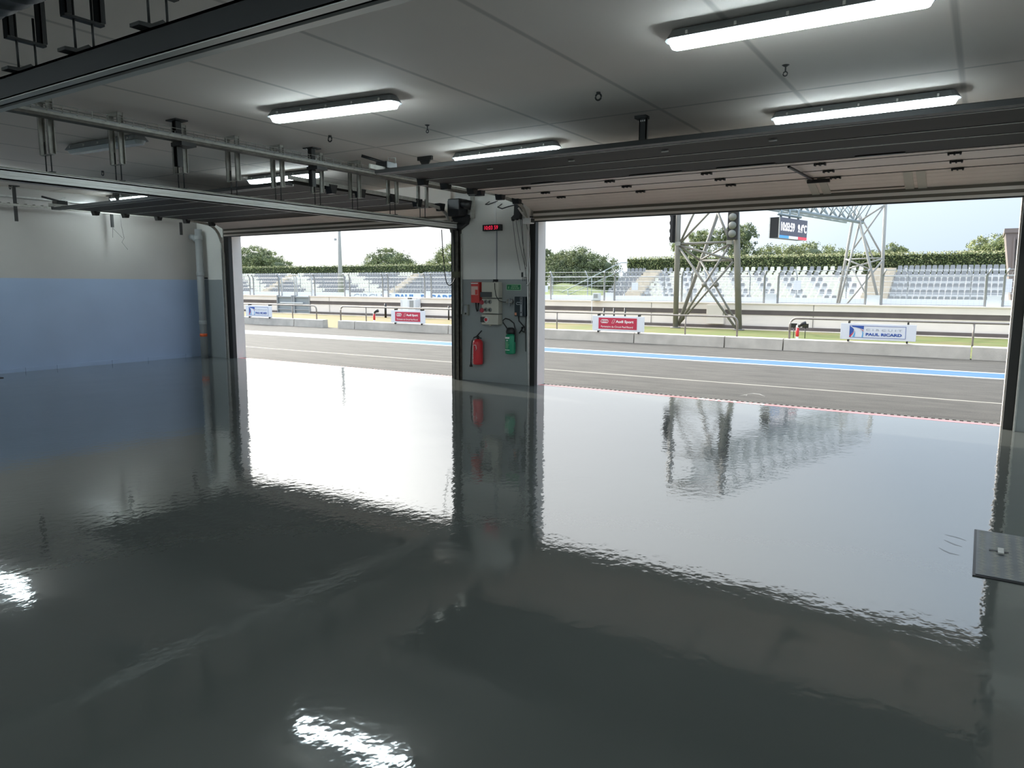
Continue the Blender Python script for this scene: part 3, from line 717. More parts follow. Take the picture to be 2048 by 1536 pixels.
M['seatpan'] = mat('lit_seat_pan', (0.56, 0.57, 0.58), 0.6)  # lit pan of the grey seat, its light painted as a paler grey
def seat_mesh(m, pan):
    mb = MB(); w = .20
    prof = [(-w, -.02), (-w*.97, .2), (-w*.88, .36), (-w*.72, .41), (0, .42), (w*.72, .41), (w*.88, .36), (w*.97, .2), (w, -.02)]
    mb.prism([(x, .16+z*.12, z+.40) for x, z in prof], (0, 0, 0), (0, .03, 0), m)
    mb.prism([(-w, -.2, .40), (w, -.2, .40), (w, -.24, .36), (w, .17, .36), (w, .17, .395), (-w, .17, .395), (-w, .17, .36), (-w, -.24, .36)][:2]+[(w, .18, .39), (-w, .18, .39)], (0, 0, 0), (0, 0, .035), pan)
    mb.box(-w, -.22, .20, w, -.20, .42, pan)
    mb.box(-.05, -.05, -.01, .05, .05, .40, pan)
    me = MB.build(mb, 'stadium_chair')
    return me
sg = seat_mesh(M['seatgrey'], M['seatpan']); sc = seat_mesh(M['seatcream'], M['seatcream'])
rowname = ['front row', 'second row', 'third row', 'fourth row', 'fifth row', 'back row']
first = {'g': sg, 'c': sc}; used = {'g': False, 'c': False}
def place_seat(kind, x, y, z, label, group):
    if not used[kind]: o = first[kind]; used[kind] = True
    else: o = first[kind].copy(); COL.objects.link(o)
    o.location = (x, y, z); tag(o, label, 'chair', group)
for k in range(ROWS):
    y = Y0+k*RUN+.25; z = ZT-.78-RISE*(ROWS-1-k)
    for i in range(18):
        place_seat('g', -6.75+i*.462, y, z, f'grey plastic stadium chair in the {rowname[k]} of the all-grey right-hand block', 'grey seats of the right-hand block')
    for i in range(32):
        g = ((i+(k % 2)*1+(k//2)*2) % 4 < 2) if k < 5 else (i % 4 < 2)
        x = -29.5+i*.628
        place_seat('g' if g else 'c', x, y, z, ('grey' if g else 'cream')+f' plastic stadium chair in the {rowname[k]} of the two-colour block behind the gantry', ('grey' if g else 'cream')+' seats of the two-colour block')
st = MB()
src_g = sg.data
def merge_seat(mb, x, y, z, m):
    vs = [(v.co.x+x, v.co.y+y, v.co.z+z) for v in src_g.vertices]
    mb.add(vs, [tuple(p.vertices) for p in src_g.polygons], m)
for k in range(ROWS):
    y = Y0+k*RUN+.25; z = ZT-.78-RISE*(ROWS-1-k)
    for i in range(5): merge_seat(st, -33.8+i*.46, y, z, M['seatgrey'])
tag(st.build('distant_seats'), 'small block of grey seats left of the stairs, right of the trees', 'seats', kind='stuff')
st = MB()
for k in range(ROWS):
    y = Y0+k*RUN+.25; z = ZT-1.0-RISE*(ROWS-1-k); x = -108
    while x < -46.2:
        if not (-65.3 < x < -63.6 or -90.2 < x < -88.5):
            cream = (math.sin(x*.55+k*1.3) > .55) and x < -65
            merge_seat(st, x, y, z, M['seatcream'] if cream else M['seatgrey'])
        x += .48
tag(st.build('distant_seats'), 'rows of grey and cream seats on the long left-hand stand', 'seats', kind='stuff')
sg.name = 'stadium_chair'
# stair handrail beside the small block
t = thing('stair_handrail', 'slanting pale handrail climbing beside the small seat block', 'handrail', (-35, 72, 0))
MB().tube([(-38.8, 70, .9), (-34.6, 76, 4.2), (-34.0, 76.3, 4.2)], .05, 6).build('rail', M['truss'], t)
MB().tube([(-38.8, 70, .3), (-34.6, 76, 3.3)], .04, 6).build('lower_rail', M['truss'], t)
for s in (.1, .5, .98): MB().tube([(-38.8+4.2*s, 70+6*s, 0.0), (-38.8+4.2*s, 70+6*s, .9+3.3*s)], .04, 6).build('post', M['truss'], t)
# grassy bank right of the pillar
mb = MB(); mb.prism([(-56, 66, -.05), (-38.5, 66, -.05), (-41, 74, .2), (-50, 80, 2.6), (-58, 82, 3.6)], (0, 0, 0), (0, 0, .05))
bk = MB(); bk.add([(-45.6, 64, -.05), (-36, 64, -.05), (-36, 82, .1), (-45.6, 82, 1.9), (-45.6, 90, 2.0), (-36, 90, .3), (-44, 74, 1.2)], [(0, 1, 6), (1, 2, 6), (2, 3, 6), (3, 0, 6), (3, 2, 5, 4)], M['bank'])
struct('grass_bank', bk)
t = thing('concrete_block_wall', 'low white sloping wall behind the fence right of the pillar', 'wall', (-39, 62, 0))
MB().prism([(-40, 62, 0), (-37.2, 62, 0), (-37.2, 62, 1.35), (-39.2, 62, 1.35), (-40, 62, .6)], (0, 0, 0), (0, .4, 0)).build('body', M['tier'], t)
MB().box(-37.6, 61.9, 0, -37.3, 62.0, 2.6).build('column', M['fence'], t)

# building edge at far right
t = thing('control_building', 'mauve-grey leaning building corner at the right jamb, beyond the track', 'building', (2.5, 47, 0))
mb = MB(); mb.add([(1.16, 46, .9), (6, 46, .9), (6, 46, 4.45), (.65, 46, 4.45), (1.16, 50, .9), (6, 50, .9), (6, 50, 4.45), (.65, 50, 4.45)], [(0, 1, 2, 3), (4, 7, 6, 5), (0, 3, 7, 4), (1, 5, 6, 2), (3, 2, 6, 7), (0, 4, 5, 1)])
mb.box(1.2, 46.1, 0, 6, 50, .9)
mb.build('wall', M['mauve'], t)
MB().box(.6, 45.9, 4.4, 6.2, 50.2, 4.62).build('roof_edge', M['mauve'], t)
MB().box(1.15, 45.95, 2.6, 5.5, 46.02, 4.05).build('window', M['glassd'], t)
MB().prism([(1.08, 45.9, 2.5), (1.16, 45.9, 2.5), (1.10, 45.9, 4.15), (1.02, 45.9, 4.15)], (0, 0, 0), (0, .12, 0)).build('window_frame', M['mauve'], t)

# ------------------------------------------------------------------ planting
def leafquad(mb, p, s, m, up=.0):
    a = Vector((random.gauss(0, 1), random.gauss(0, 1), random.gauss(0, 1)+up)).normalized()
    b = a.cross(Vector((random.gauss(0, 1), random.gauss(0, 1), random.gauss(0, 1)))).normalized()
    mb.add([p-a*s-b*s*.6, p+a*s-b*s*.6, p+a*s*.7+b*s*.6, p-a*s*.7+b*s*.6], [(0, 1, 2, 3)], m)
def hedge(x0, x1, z1, y, n, label, z0=1.5, end=None):
    t = thing('hedge', label, 'hedge', ((x0+x1)/2, y, 0))
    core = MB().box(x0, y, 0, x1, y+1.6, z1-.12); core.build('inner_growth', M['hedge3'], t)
    mb = MB(); ms = [M['hedge1'], M['hedge1'], M['hedge1'], M['hedge2'], M['hedge3']]
    for i in range(n):
        x = random.uniform(x0-.1, x1+.1); z = random.uniform(z0, z1)
        leafquad(mb, Vector((x, y-.03-random.random()*.16, z)), random.uniform(.05, .10), random.choice(ms))
    for i in range(n//4):
        x = random.uniform(x0-.1, x1+.1); h = random.random()**2*.32
        leafquad(mb, Vector((x, y+random.uniform(-.1, 1.2), z1-.1+h)), random.uniform(.04, .09), M['hedgetip'] if random.random() < .6 else M['hedge2'], 1)
    if end:
        for i in range(600): leafquad(mb, Vector((end+random.uniform(-.15, .15), y+random.uniform(0, 1.6), random.uniform(z0, z1))), .09, random.choice(ms))
    o = mb.build('leaves', None, t); return t
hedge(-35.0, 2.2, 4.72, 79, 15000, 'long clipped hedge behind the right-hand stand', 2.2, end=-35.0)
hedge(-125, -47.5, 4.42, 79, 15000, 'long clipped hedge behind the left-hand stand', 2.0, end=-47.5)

def tree(cx, cy, blobs, label, n=900, s=.20, tones=('leaf1', 'leaf1', 'leaf2', 'leaf3')):
    t = thing('pine_tree', label, 'tree', (cx, cy, 0), 'pines behind the stands')
    core = MB(); lv = MB(); br = MB()
    ms = [M[k] for k in tones]
    for (dx, dy, z, rx, rz) in blobs:
        c = Vector((cx+dx, cy+dy, z)); k = .5
        rings = [(0.05, -1), (.6, -.75), (.95, -.3), (1, .1), (.8, .6), (.45, .88), (.05, 1)]
        core.lathe(c, [(max(.02, r*rx*k), zz*rz*k) for r, zz in rings], 9)
        # foliage in small tufts that break the outline
        tufts = int(46*max(1, rx*rz/2.2))
        for q in range(tufts):
            d = Vector((random.gauss(0, 1), random.gauss(0, 1), random.gauss(.25, 1))).normalized()
            tc_ = c+Vector((d.x*rx, d.y*rx, d.z*rz))*random.uniform(.78, 1.06)
            tr_ = random.uniform(.22, .42)*min(1.0, rx*.6); mm = random.choice(ms)
            for i in range(int(34*n/1300)+6):
                o = Vector((random.gauss(0, .45), random.gauss(0, .45), random.gauss(0, .4)))*tr_*1.5
                leafquad(lv, tc_+o, random.uniform(.4, .8)*s*.62, mm if random.random() < .8 else random.choice(ms), .6)
        br.tube([(cx, cy, max(1, z-rz*1.6)), (cx+dx*.6, cy+dy*.6, z-rz*.6), tuple(c)], .12, 5, r2=.04)
    core.build('inner_crown', M['leaf3'], t); lv.build('foliage', None, t)
    zt = min(b[2] for b in blobs)
    br.tube([(cx, cy, -.05), (cx+.1, cy, zt*.6), (cx, cy, zt)], .28, 8, r2=.16); br.build('trunk', M['bark'], t)
    return t
tree(-116, 90, [(0, 0, 6.6, 3.6, 2.1), (-3.5, 0, 6.0, 2.6, 2.0), (3.5, 0, 6.0, 3.0, 1.8), (6.5, 0, 5.0, 2.6, 1.4), (1, 0, 5, 5, 1.6)], 'broad dark pine at the far left behind the hedge', 1300, .2, ('leaf1', 'leaf1', 'leaf3', 'leaf2'))
tree(-82.4, 90, [(0, 0, 6.0, 2.3, 1.5), (-2.6, 0, 5.4, 1.9, 1.3), (2.6, 0, 5.4, 2.0, 1.2), (.5, 0, 4.8, 4.2, 1.3), (-5, 1, 4.7, .8, .6)], 'round grey-green pine standing alone, right of the mast', 1300, .2)
tree(-68.5, 90, [(0, 0, 6.0, 2.6, 2.0), (-2.6, 0, 5.4, 1.9, 1.4), (2.2, 0, 6.6, 2.2, 1.7), (-4, 0, 4.7, 1.6, .9)], 'pine cut off by the left edge of the central pillar', 1200, .2, ('leaf1', 'leaf2', 'leaf2', 'leaf1'))
tree(-52.6, 90, [(0, 0, 5.4, 1.2, 1.2), (-1.8, 0, 5.4, 1.7, 1.5), (1.2, 0, 4.4, 1.4, 1.5)], 'pine at the right edge of the central pillar', 1100, .2, ('leaf1', 'leaf3', 'leaf1', 'leaf2'))
tree(-48, 88, [(0, 0, 4.6, 2.2, 1.6), (1.9, 0, 4.9, 1.9, 1.7), (-1.8, 0, 4.2, 1.7, 1.5), (0, 0, 3, 3, 1.6)], 'dense dark pine behind the fence, left one of the clump', 1300, .19, ('leaf1', 'leaf3', 'leaf1', 'leaf2'))
tree(-43.8, 88, [(0, 0, 4.3, 1.7, 1.5), (1.7, 0, 4.0, 1.5, 1.5), (-1.5, 0, 4.4, 1.5, 1.5), (.4, 0, 2.9, 2.7, 1.6)], 'dense dark pine behind the fence, right one of the clump', 1300, .19, ('leaf1', 'leaf3', 'leaf1', 'leaf1'))
tree(-46.5, 86, [(0, 0, 2.2, 2.4, 1.8), (2.6, 0, 2.0, 2.2, 1.7), (5, 0, 1.8, 2.0, 1.6), (7.2, 0, 1.4, 1.6, 1.3), (-2, 0, 2.4, 1.8, 1.6)], 'low dark undergrowth beneath the two dense pines behind the fence', 1100, .17, ('leaf3', 'leaf1', 'leaf3'))
tag_b = tree(-45.4, 76.2, [(0, 0, 3.2, 1.0, 1.3), (.4, 0, 2.5, .9, 1.2)], 'small round light-green bush beside the pillar, behind the fence', 500, .12, ('hedge2', 'hedge1', 'leaf2')); tag_b['category'] = 'bush'
tree(-30.6, 90, [(0, 0, 5.8, 1.5, 1.4), (-1.8, 0, 5.4, 1.2, .9), (1.5, 0, 7.2, 1.5, 1.3), (0, 0, 7.4, 1.2, 1.0), (-2.4, 0, 6.6, 1.0, .8)], 'tall open pine seen between the legs of the gantry tower', 1100, .2, ('leaf1', 'leaf2', 'leaf2', 'leaf1'))
tree(-25.8, 90, [(0, 0, 6.6, 1.5, 1.9), (1.2, 0, 7.6, 1.2, 1.4), (-1.2, 0, 7.6, 1.0, 1.1), (.8, 0, 5.2, 1.7, 1.5)], 'tall pine behind the traffic light on the tower', 1200, .2, ('leaf1', 'leaf3', 'leaf1', 'leaf2'))
tree(-20, 92, [(0, 0, 5.2, 2.0, 1.4), (2.6, 0, 5.4, 2.2, 1.3), (-2.4, 0, 5.2, 1.6, 1.2), (4.6, 0, 4.9, 1.6, 1.0), (1.4, 0, 4.4, 4, 1.1)], 'broad light-green pine below the clock display', 1300, .2, ('leaf2', 'leaf1', 'leaf2', 'leaf1'))
tree(-13.8, 92, [(0, 0, 5.0, 1.3, .8), (-1.2, 0, 4.7, .9, .5)], 'low pine left of the far gantry tower', 800, .16, ('leaf1', 'leaf2'))
tree(-11.3, 92, [(0, 0, 4.9, 1.2, .7), (1.2, 0, 4.8, .9, .6)], 'low pine seen through the far gantry tower', 800, .16, ('leaf1', 'leaf2'))
tree(-9.0, 92, [(0, 0, 5.6, .95, .75), (.9, 0, 5.5, .6, .45), (-.4, 0, 5.1, .8, .6)], 'small pine just right of the far gantry tower', 800, .16, ('leaf2', 'leaf1'))
tree(-2.3, 92, [(0, 0, 4.9, .8, .45), (.9, 0, 4.9, .8, .5)], 'low bushy pine left of the large right-hand pine', 500, .16, ('leaf1', 'leaf2'))
tree(.7, 92, [(0, 0, 5.9, 1.5, 1.3), (-1.6, 0, 5.6, 1.0, 1.1), (1.4, 0, 6.1, 1.3, 1.3), (0, 0, 5.0, 2.4, .9), (2.8, 0, 6.2, 1.2, 1.3)], 'large light-green pine at right, beside the building', 1300, .18, ('leaf2', 'leaf1', 'leaf2', 'leaf2'))

# ================================================================== SECTIONAL DOORS
def seg(mb, x0, x1, p, q, th, m=None, off=0.0):
    """slab between profile points p,q (y,z) spanning x0..x1; th is thickness to the upper side"""
    p, q = Vector(p), Vector(q); d = (q-p).normalized(); n = Vector((-d.y, d.x))
    if n.y < 0: n = -n
    a, b, c, e = p+n*off, q+n*off, q+n*(off+th), p+n*(off+th)
    poly = [(x0, a.x, a.y), (x0, b.x, b.y), (x0, c.x, c.y), (x0, e.x, e.y)]
    return mb.prism(poly, (0, 0, 0), (x1-x0, 0, 0), m)
def track_path(side_y0, ztop):
    pts = [(side_y0, ztop+.02), (8.9, ztop-.02), (9.35, ztop-.07)]
    for a in range(1, 6):
        t = a/6*PI/2; pts.append((9.45+.38*math.sin(t), ztop-.46+.38*math.cos(t)))
    pts.append((9.85, ztop-.46)); pts.append((9.89, ztop-.7)); pts.append((9.89, 0.0)); return pts
M['strip'] = mat('pale_joint_strip', (0.78, 0.77, 0.72), 0.5)
def make_door(x0, x1, prof, darkn, label, wicket, guides):
    t = thing('sectional_door', label, 'garage door', ((x0+x1)/2, 9.8, 2.6))
    z = 2.9
    MB().box(x0-.02, prof[0][0]-.14, z-.03, x1+.02, prof[0][0]-.03, z+.01).build('rear_beam', M['dark'], t)
    MB().box(x0-.02, prof[0][0]-.02, z-.034, x1+.02, prof[0][0]-.008, z-.01).build('rear_edge_strip', M['alu'], t)
    for i in range(len(prof)-1):
        mb = MB(); dk = i < darkn
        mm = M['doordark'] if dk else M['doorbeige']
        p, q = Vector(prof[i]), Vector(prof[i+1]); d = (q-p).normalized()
        seg(mb, x0, x1, p+d*.006, q-d*.006, .045)
        if i == len(prof)-2:
            for k in (1, 2, 3, 4): seg(mb, x0+.02, x1-.02, p+(q-p)*(k/5-.004), p+(q-p)*(k/5+.004), .002, off=-.0015)
        o = mb.build('panel', mm, t)
        if i:
            s = MB(); jw = .008 if dk else .004; seg(s, x0, x1, p-d*jw, p+d*jw, .004, off=-.006)
            s.build('joint_strip', M['strip'] if dk else M['dark'], t)
            if not dk and i > darkn:
                L_ = x1-x0; k = x0+.75
                while k < x1-.3:
                    h = MB()
                    for e_ in (-.05, 0, .05): h.box(k+e_-.008, p.x-.03, p.y-.03, k+e_+.008, p.x+.03, p.y-.004)
                    h.box(k-.06, p.x-.008, p.y-.022, k+.06, p.x+.008, p.y-.006)
                    h.build('hinge', M['dark'], t); k += 1.22
    # bottom edge: two dark grooves between beige bars, then the rubber-edged sill bar
    yb, zb = prof[-1]
    for (a, b, m, th) in ((0, -.038, 'doorbrown', .03), (-.038, -.077, 'doorbeige', .045), (-.077, -.116, 'doorbrown', .03), (-.116, -.150, 'doorbeige', .045), (-.150, -.166, 'dark', .04)):
        MB().box(x0, yb, zb+b, x1, yb+th, zb+a).build('bottom_profile' if m != 'dark' else 'bottom_seal', M[m], t)
    scr = MB(); k = x0+.3
    while k < x1: scr.lathe((k, yb-.012, zb+.012), [(.008, 0), (.008, .012)], 6, axis='y'); k += .42
    scr.build('screw_row', M['dark'], t)
    if wicket:
        for a_, b_ in ((-5.0, -4.65), (-3.64, -3.0), (-2.6, -1.97), (-1.2, -.75)):
            MB().box(a_, 8.16, 2.888, b_, 8.20, 2.896).build('vent_slot', M['black'], t)
        for a_ in (-4.75, -3.72, -2.70, -1.69): MB().box(a_-.035, 6.87, 2.885, a_+.035, 6.89, 2.895).build('pull_handle', M['strip'], t)
        pa, pb = Vector(prof[-2]), Vector(prof[-1])
        for xx in (x0+4.12, x0+4.25, x0+5.15, x0+5.28):
            f = MB(); seg(f, xx-.045, xx+.045, pa, pb, .008, off=-.01); f.build('wicket_frame', M['cream'], t)
        f = MB(); seg(f, x0+4.3, x0+5.1, pa+(pb-pa)*.82, pa+(pb-pa)*.86, .006, off=-.008); f.build('wicket_sill', M['doorbrown'], t)
        MB().bar((x0+4.13, 8.25, 2.86), (x0+4.16, 9.36, 2.86), .025, .02).build('closer_arm', M['dark'], t)
        MB().bar((x0+4.1, 9.38, 2.84), (x0+4.35, 9.38, 2.84), .05, .04).build('closer_body', M['dark'], t)
    # tracks either side
    for side, xx in ((-1, x0-.09), (1, x1+.09)):
        pts = track_path(prof[0][0]-.15, 2.94)
        mb = MB()
        for i in range(len(pts)-1):
            a, b = pts[i], pts[i+1]
            mb.bar((xx, a[0], a[1]), (xx, b[0], b[1]), .03, .014, up=(1, 0, 0)) if i >= len(pts)-3 else mb.bar((xx, a[0], a[1]), (xx, b[0], b[1]), .022, .05)
        mb.build('track', M['galvdull'], t)
        gx = guides[0 if side < 0 else 1]; MB().box(gx[0], gx[2], 0, gx[1], gx[3], 2.68).build('vertical_guide', M['dark'], t)
        for i in range(1, len(prof)-1):
            y, zz = prof[i]
            MB().prism([(xx+.03, y-.07, zz+.05), (xx+.03, y+.07, zz+.05), (xx+.03, y+.035, zz-.07), (xx+.03, y-.035, zz-.07)], (0, 0, 0), (.11 if side < 0 else -.11, 0, 0)).build('roller_bracket', M['black'], t)
    return t
ra = [(6.5, 2.90), (7.2, 2.90), (7.66, 2.90), (8.24, 2.90), (8.42, 2.90), (8.93, 2.895), (9.38, 2.88), (9.84, 2.745)]
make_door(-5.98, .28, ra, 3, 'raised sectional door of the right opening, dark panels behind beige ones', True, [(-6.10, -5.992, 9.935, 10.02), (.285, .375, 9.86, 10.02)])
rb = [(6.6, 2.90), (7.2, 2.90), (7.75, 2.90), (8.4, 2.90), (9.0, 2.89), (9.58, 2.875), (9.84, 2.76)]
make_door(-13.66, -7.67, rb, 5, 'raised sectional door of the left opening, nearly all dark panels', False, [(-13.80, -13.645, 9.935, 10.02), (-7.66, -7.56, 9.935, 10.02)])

# ================================================================== CEILING LIGHTS
def lamp(cx, cy, rot, ln, on, label, hang=.0, h2=None):
    t = thing('ceiling_light', label, 'light', (cx, cy, 3.2), 'long ceiling lights')
    t.rotation_euler = (0, 0, 0)
    w = .075; mb = MB()
    def pr(x, y, z): 
        c, s = math.cos(rot), math.sin(rot); return (cx+x*c-y*s, cy+x*s+y*c, z)
    def hull(z0, z1, w0, w1, inset0, inset1, name, m):
        b = MB(); n = 6; L_ = ln/2
        def ring(z, ww, ins):
            pts = []
            for sx in (1, -1):
                for i in range(n+1):
                    a = -PI/2+PI*i/n
                    pts.append(pr(sx*(L_-ins-ww*.6+math.cos(a)*ww*.6), sx*math.sin(a)*ww, z))
            return pts
        r0, r1 = ring(z0, w0, inset0), ring(z1, w1, inset1); k = len(r0)
        b.add(r0+r1, [tuple(range(k)), tuple(range(k, 2*k))]+[(i, (i+1) % k, (i+1) % k+k, i+k) for i in range(k)])
        return b.build(name, m, t)
    hull(3.228, 3.29, w*1.32, w*.8, -.012, .03, 'housing', M['lamphousing'])
    hull(3.185, 3.236, w*.66, w*.96, .03, .004, 'diffuser', M['lamp'] if on else M['lampoff'])
    for x in (-ln*.3, ln*.3):
        MB().box(pr(x, 0, 0)[0]-.012, pr(x, 0, 0)[1]-.02, 3.28, pr(x, 0, 0)[0]+.012, pr(x, 0, 0)[1]+.02, CZ).build('bracket', M['dark'], t)
    for i in range(5):
        x = (-.4+.2*i)*ln
        for sy in (-1, 1):
            p = pr(x, sy*w*1.2, 3.25); MB().box(p[0]-.008, p[1]-.006, 3.24, p[0]+.008, p[1]+.006, 3.262).build('clip', M['galv'], t)
    return t
lamp(-5.30, 5.06, .12, 1.50, True, 'lit ceiling light alone in the middle of the ceiling, left of centre')
lamp(-1.14, 4.93, .015, 1.58, True, 'largest lit ceiling light, at the top right')
lamp(-5.14, 7.76, -.03, 1.58, True, 'lit ceiling light just above the left end of the right door')
lamp(-1.10, 7.62, -.03, 1.58, True, 'lit ceiling light above the right door, at the right edge')
lamp(-9.18, 7.72, .03, 1.55, True, 'lit ceiling light above the left door, partly behind the hangers')
lamp(-13.65, 7.95, .03, 1.5, True, 'small far lit ceiling light near the left wall')
lamp(-8.92, 4.87, .05, 1.45, False, 'unlit ceiling light at upper left, behind the hangers')
lamp(-13.1, 5.0, .03, 1.55, True, 'lit ceiling light beside the left wall, mirrored at the floor left edge')

for yy in (-2.0, -5.5):     # unseen lamps added behind the photographer to brighten the room
    for xx in (-13.2, -9.0, -5.2, -1.1, 3.2, 7.0): lamp(xx, yy, .02, 1.55, True, 'added fill lamp over the rear of the garage, outside the picture')['group'] = 'added rear fill lamps'
for yy in (4.9, 7.6):  # more unseen lamps, added over the next bay as fill for the room
    for xx in (3.2, 7.0): lamp(xx, yy, .0, 1.55, True, 'added fill lamp over the neighbouring bay, outside the picture')['group'] = 'added fill lamps of the next bay'

# ceiling rings and little hooks
for x, y, k, l in ((-3.01, 6.05, 'ring', 'round ring bolt on the ceiling right of centre'), (-6.46, 6.12, 'ring', 'round ring bolt on the ceiling below the middle light'),
   (-11.39, 6.15, 'ring', 'round ring bolt on the ceiling left, below the unlit light'), (-14.4, 6.15, 'ring', 'round ring bolt on the ceiling at the left edge'),
   (-1.43, 6.1, 'eye', 'small eye hook hanging from the ceiling at right, below the largest light'), (-5.15, 6.28, 'eye', 'small eye hook on the ceiling joint near centre')):
    mb = MB()
    if k == 'ring':
        mb.tube([(x, y, CZ), (x, y, CZ-.015)], .02, 8)
        mb.tube([(x+.028*math.cos(a*PI/8), y, CZ-.04+.028*math.sin(a*PI/8)) for a in range(17)], .008, 6)
    else:
        mb.lathe((x, y, CZ-.012), [(.03, .012), (.012, 0)], 10); mb.tube([(x, y, CZ-.01), (x, y, CZ-.05)], .006, 6)
        mb.tube([(x+.016*math.cos(a*PI/8), y, CZ-.065+.016*math.sin(a*PI/8)) for a in range(17)], .005, 6)
    tag(mb.build('ceiling_hook', M['dark']), l, 'hook', 'hooks and rings on the ceiling')

# ================================================================== PARTITION TRACKS
tk = thing('partition_track', 'pale aluminium partition track running from the left edge to the central pillar', 'track', (-7.48, 6, 2.57))
def profile_y(x, y0, y1, zc, par, w=.095, h=.1, m='alu'):
    mb = MB(); a = w/2; z0, z1 = zc-h/2, zc+h/2
    mb.box(x-a, y0, z1-.02, x+a, y1, z1); mb.box(x-a, y0, z0, x-a+.012, y1, z1); mb.box(x+a-.012, y0, z0, x+a, y1, z1)
    mb.box(x-a, y0, z0, x-.018, y1, z0+.012); mb.box(x+.018, y0, z0, x+a, y1, z0+.012)
    mb.box(x+a, y0, z1-.008, x+a+.006, y1, z1); mb.box(x+a, y0, z0+.04, x+a+.004, y1, z0+.05)
    mb.build('rail', M[m], par)
    MB().box(x-a+.012, y0, z0+.03, x+a-.012, y1, z0+.034).build('slot_liner', M['black'], par)
profile_y(-7.48, 1.9, 9.86, 2.57, tk)
MB().box(-7.545, 2.2, 2.622, -7.415, 9.84, 2.632).build('top_flange', M['galvdull'], tk)
tk2 = thing('partition_track', 'dark partition track crossing the top left corner, silver underneath', 'track', (-4, 1.95, 2.62))
mb = MB(); x0, x1, yc, zz0, zz1 = -7.43, 1.6, 1.96, 2.565, 2.68
mb.box(x0, yc-.06, zz0, x1, yc-.048, zz1); mb.box(x0, yc+.048, zz0, x1, yc+.06, zz1); mb.box(x0, yc-.06, zz1-.012, x1, yc+.06, zz1)
mb.build('side_profile', M['black'], tk2)
mb = MB(); mb.box(x0, yc-.06, zz0-.004, x1, yc-.018, zz0+.008); mb.box(x0, yc+.018, zz0-.004, x1, yc+.06, zz0+.008)
mb.build('silver_lips', M['alu'], tk2)
MB().box(x0, yc-.048, zz0+.04, x1, yc+.048, zz0+.045).build('slot_liner', M['black'], tk2)

def hanger(x, y, along, zbot, ztrack, label, m='galvdull', group='steel hangers of the partition tracks', w=.085):
    """U of two steel channels hung from the ceiling, two threaded rods down to the track; straddles across the track"""
    t = thing('track_hanger', label, 'hanger', (x, y, CZ), group)
    ux, uy = (1, 0) if along == 'y' else (0, 1)
    ld = (x, y)
    for s in (-1, 1):
        cx, cy = x+ux*s*w, y+uy*s*w
        mb = MB(); hw, hd = .022, .022
        if along == 'y': mb.box(cx-.012, cy-.028, zbot, cx-.006, cy+.028, CZ); mb.box(cx-.012, cy-.028, zbot, cx+.016, cy-.022, CZ); mb.box(cx-.012, cy+.022, zbot, cx+.016, cy+.028, CZ)
        else: mb.box(cx-.028, cy-.012, zbot, cx+.028, cy-.006, CZ); mb.box(cx-.028, cy-.012, zbot, cx-.022, cy+.016, CZ); mb.box(cx+.022, cy-.012, zbot, cx+.028, cy+.016, CZ)
        mb.build('channel', M[m], t)
        rx, ry = x+ux*s*(w-.035), y+uy*s*(w-.035)
        MB().tube([(rx, ry, ztrack), (rx, ry, zbot+.12)], .0065, 6).build('threaded_rod', M['dark'], t)
    if along == 'y':
        MB().box(x-w-.015, y-.02, zbot-.006, x+w+.015, y+.02, zbot).build('crossbar', M[m], t)
        MB().box(x-w-.01, y-.03, CZ-.03, x+w+.01, y+.03, CZ-.001).build('head_plate', M[m], t)
        MB().box(x-.085, y-.02, ztrack, x+.085, y+.02, ztrack+.008).build('clamp_plate', M['dark'], t)
    else:
        MB().box(x-.02, y-w-.015, zbot-.012, x+.02, y+w+.015, zbot).build('crossbar', M[m], t)
        MB().box(x-.03, y-w-.01, CZ-.03, x+.03, y+w+.01, CZ-.001).build('head_plate', M[m], t)
        MB().prism([(x-.035, y-.11, ztrack+.015), (x-.035, y-.05, ztrack+.02), (x-.035, y, ztrack+.05), (x-.035, y+.05, ztrack+.02), (x-.035, y+.11, ztrack+.015), (x-.035, y+.11, ztrack), (x-.035, y-.11, ztrack)], (0, 0, 0), (.07, 0, 0)).build('clamp_plate', M['dark'], t)
    return t
hl = ['first and broadest pale hanger from the left edge', 'second hanger from the left edge, in front of the unlit light', 'third hanger, beside the black ceiling post at left', 'fourth hanger from the left edge',
      'fifth hanger, in front of the lit light above the left door', 'sixth hanger, beside the second black ceiling post', 'seventh hanger, near the middle of the pale track', 'eighth hanger, last but one before the pillar', 'last hanger before the central pillar']
for y, l in zip((3.54, 4.20, 4.89, 5.56, 6.20, 6.84, 7.52, 8.29, 8.98), hl):
    hanger(-7.48, y, 'y', 2.80, 2.632, l+' on the pale track')
for x, l in ((-4.28, 'dark U-shaped hanger nearest the left edge, under the flexible duct'), (-3.71, 'second dark U-shaped hanger on the dark track at top left'), (-3.10, 'third dark hanger on the dark track, cut by the top edge')):
    hanger(x, 1.96, 'x', 2.85, 2.68, l, m='dark', w=.078)

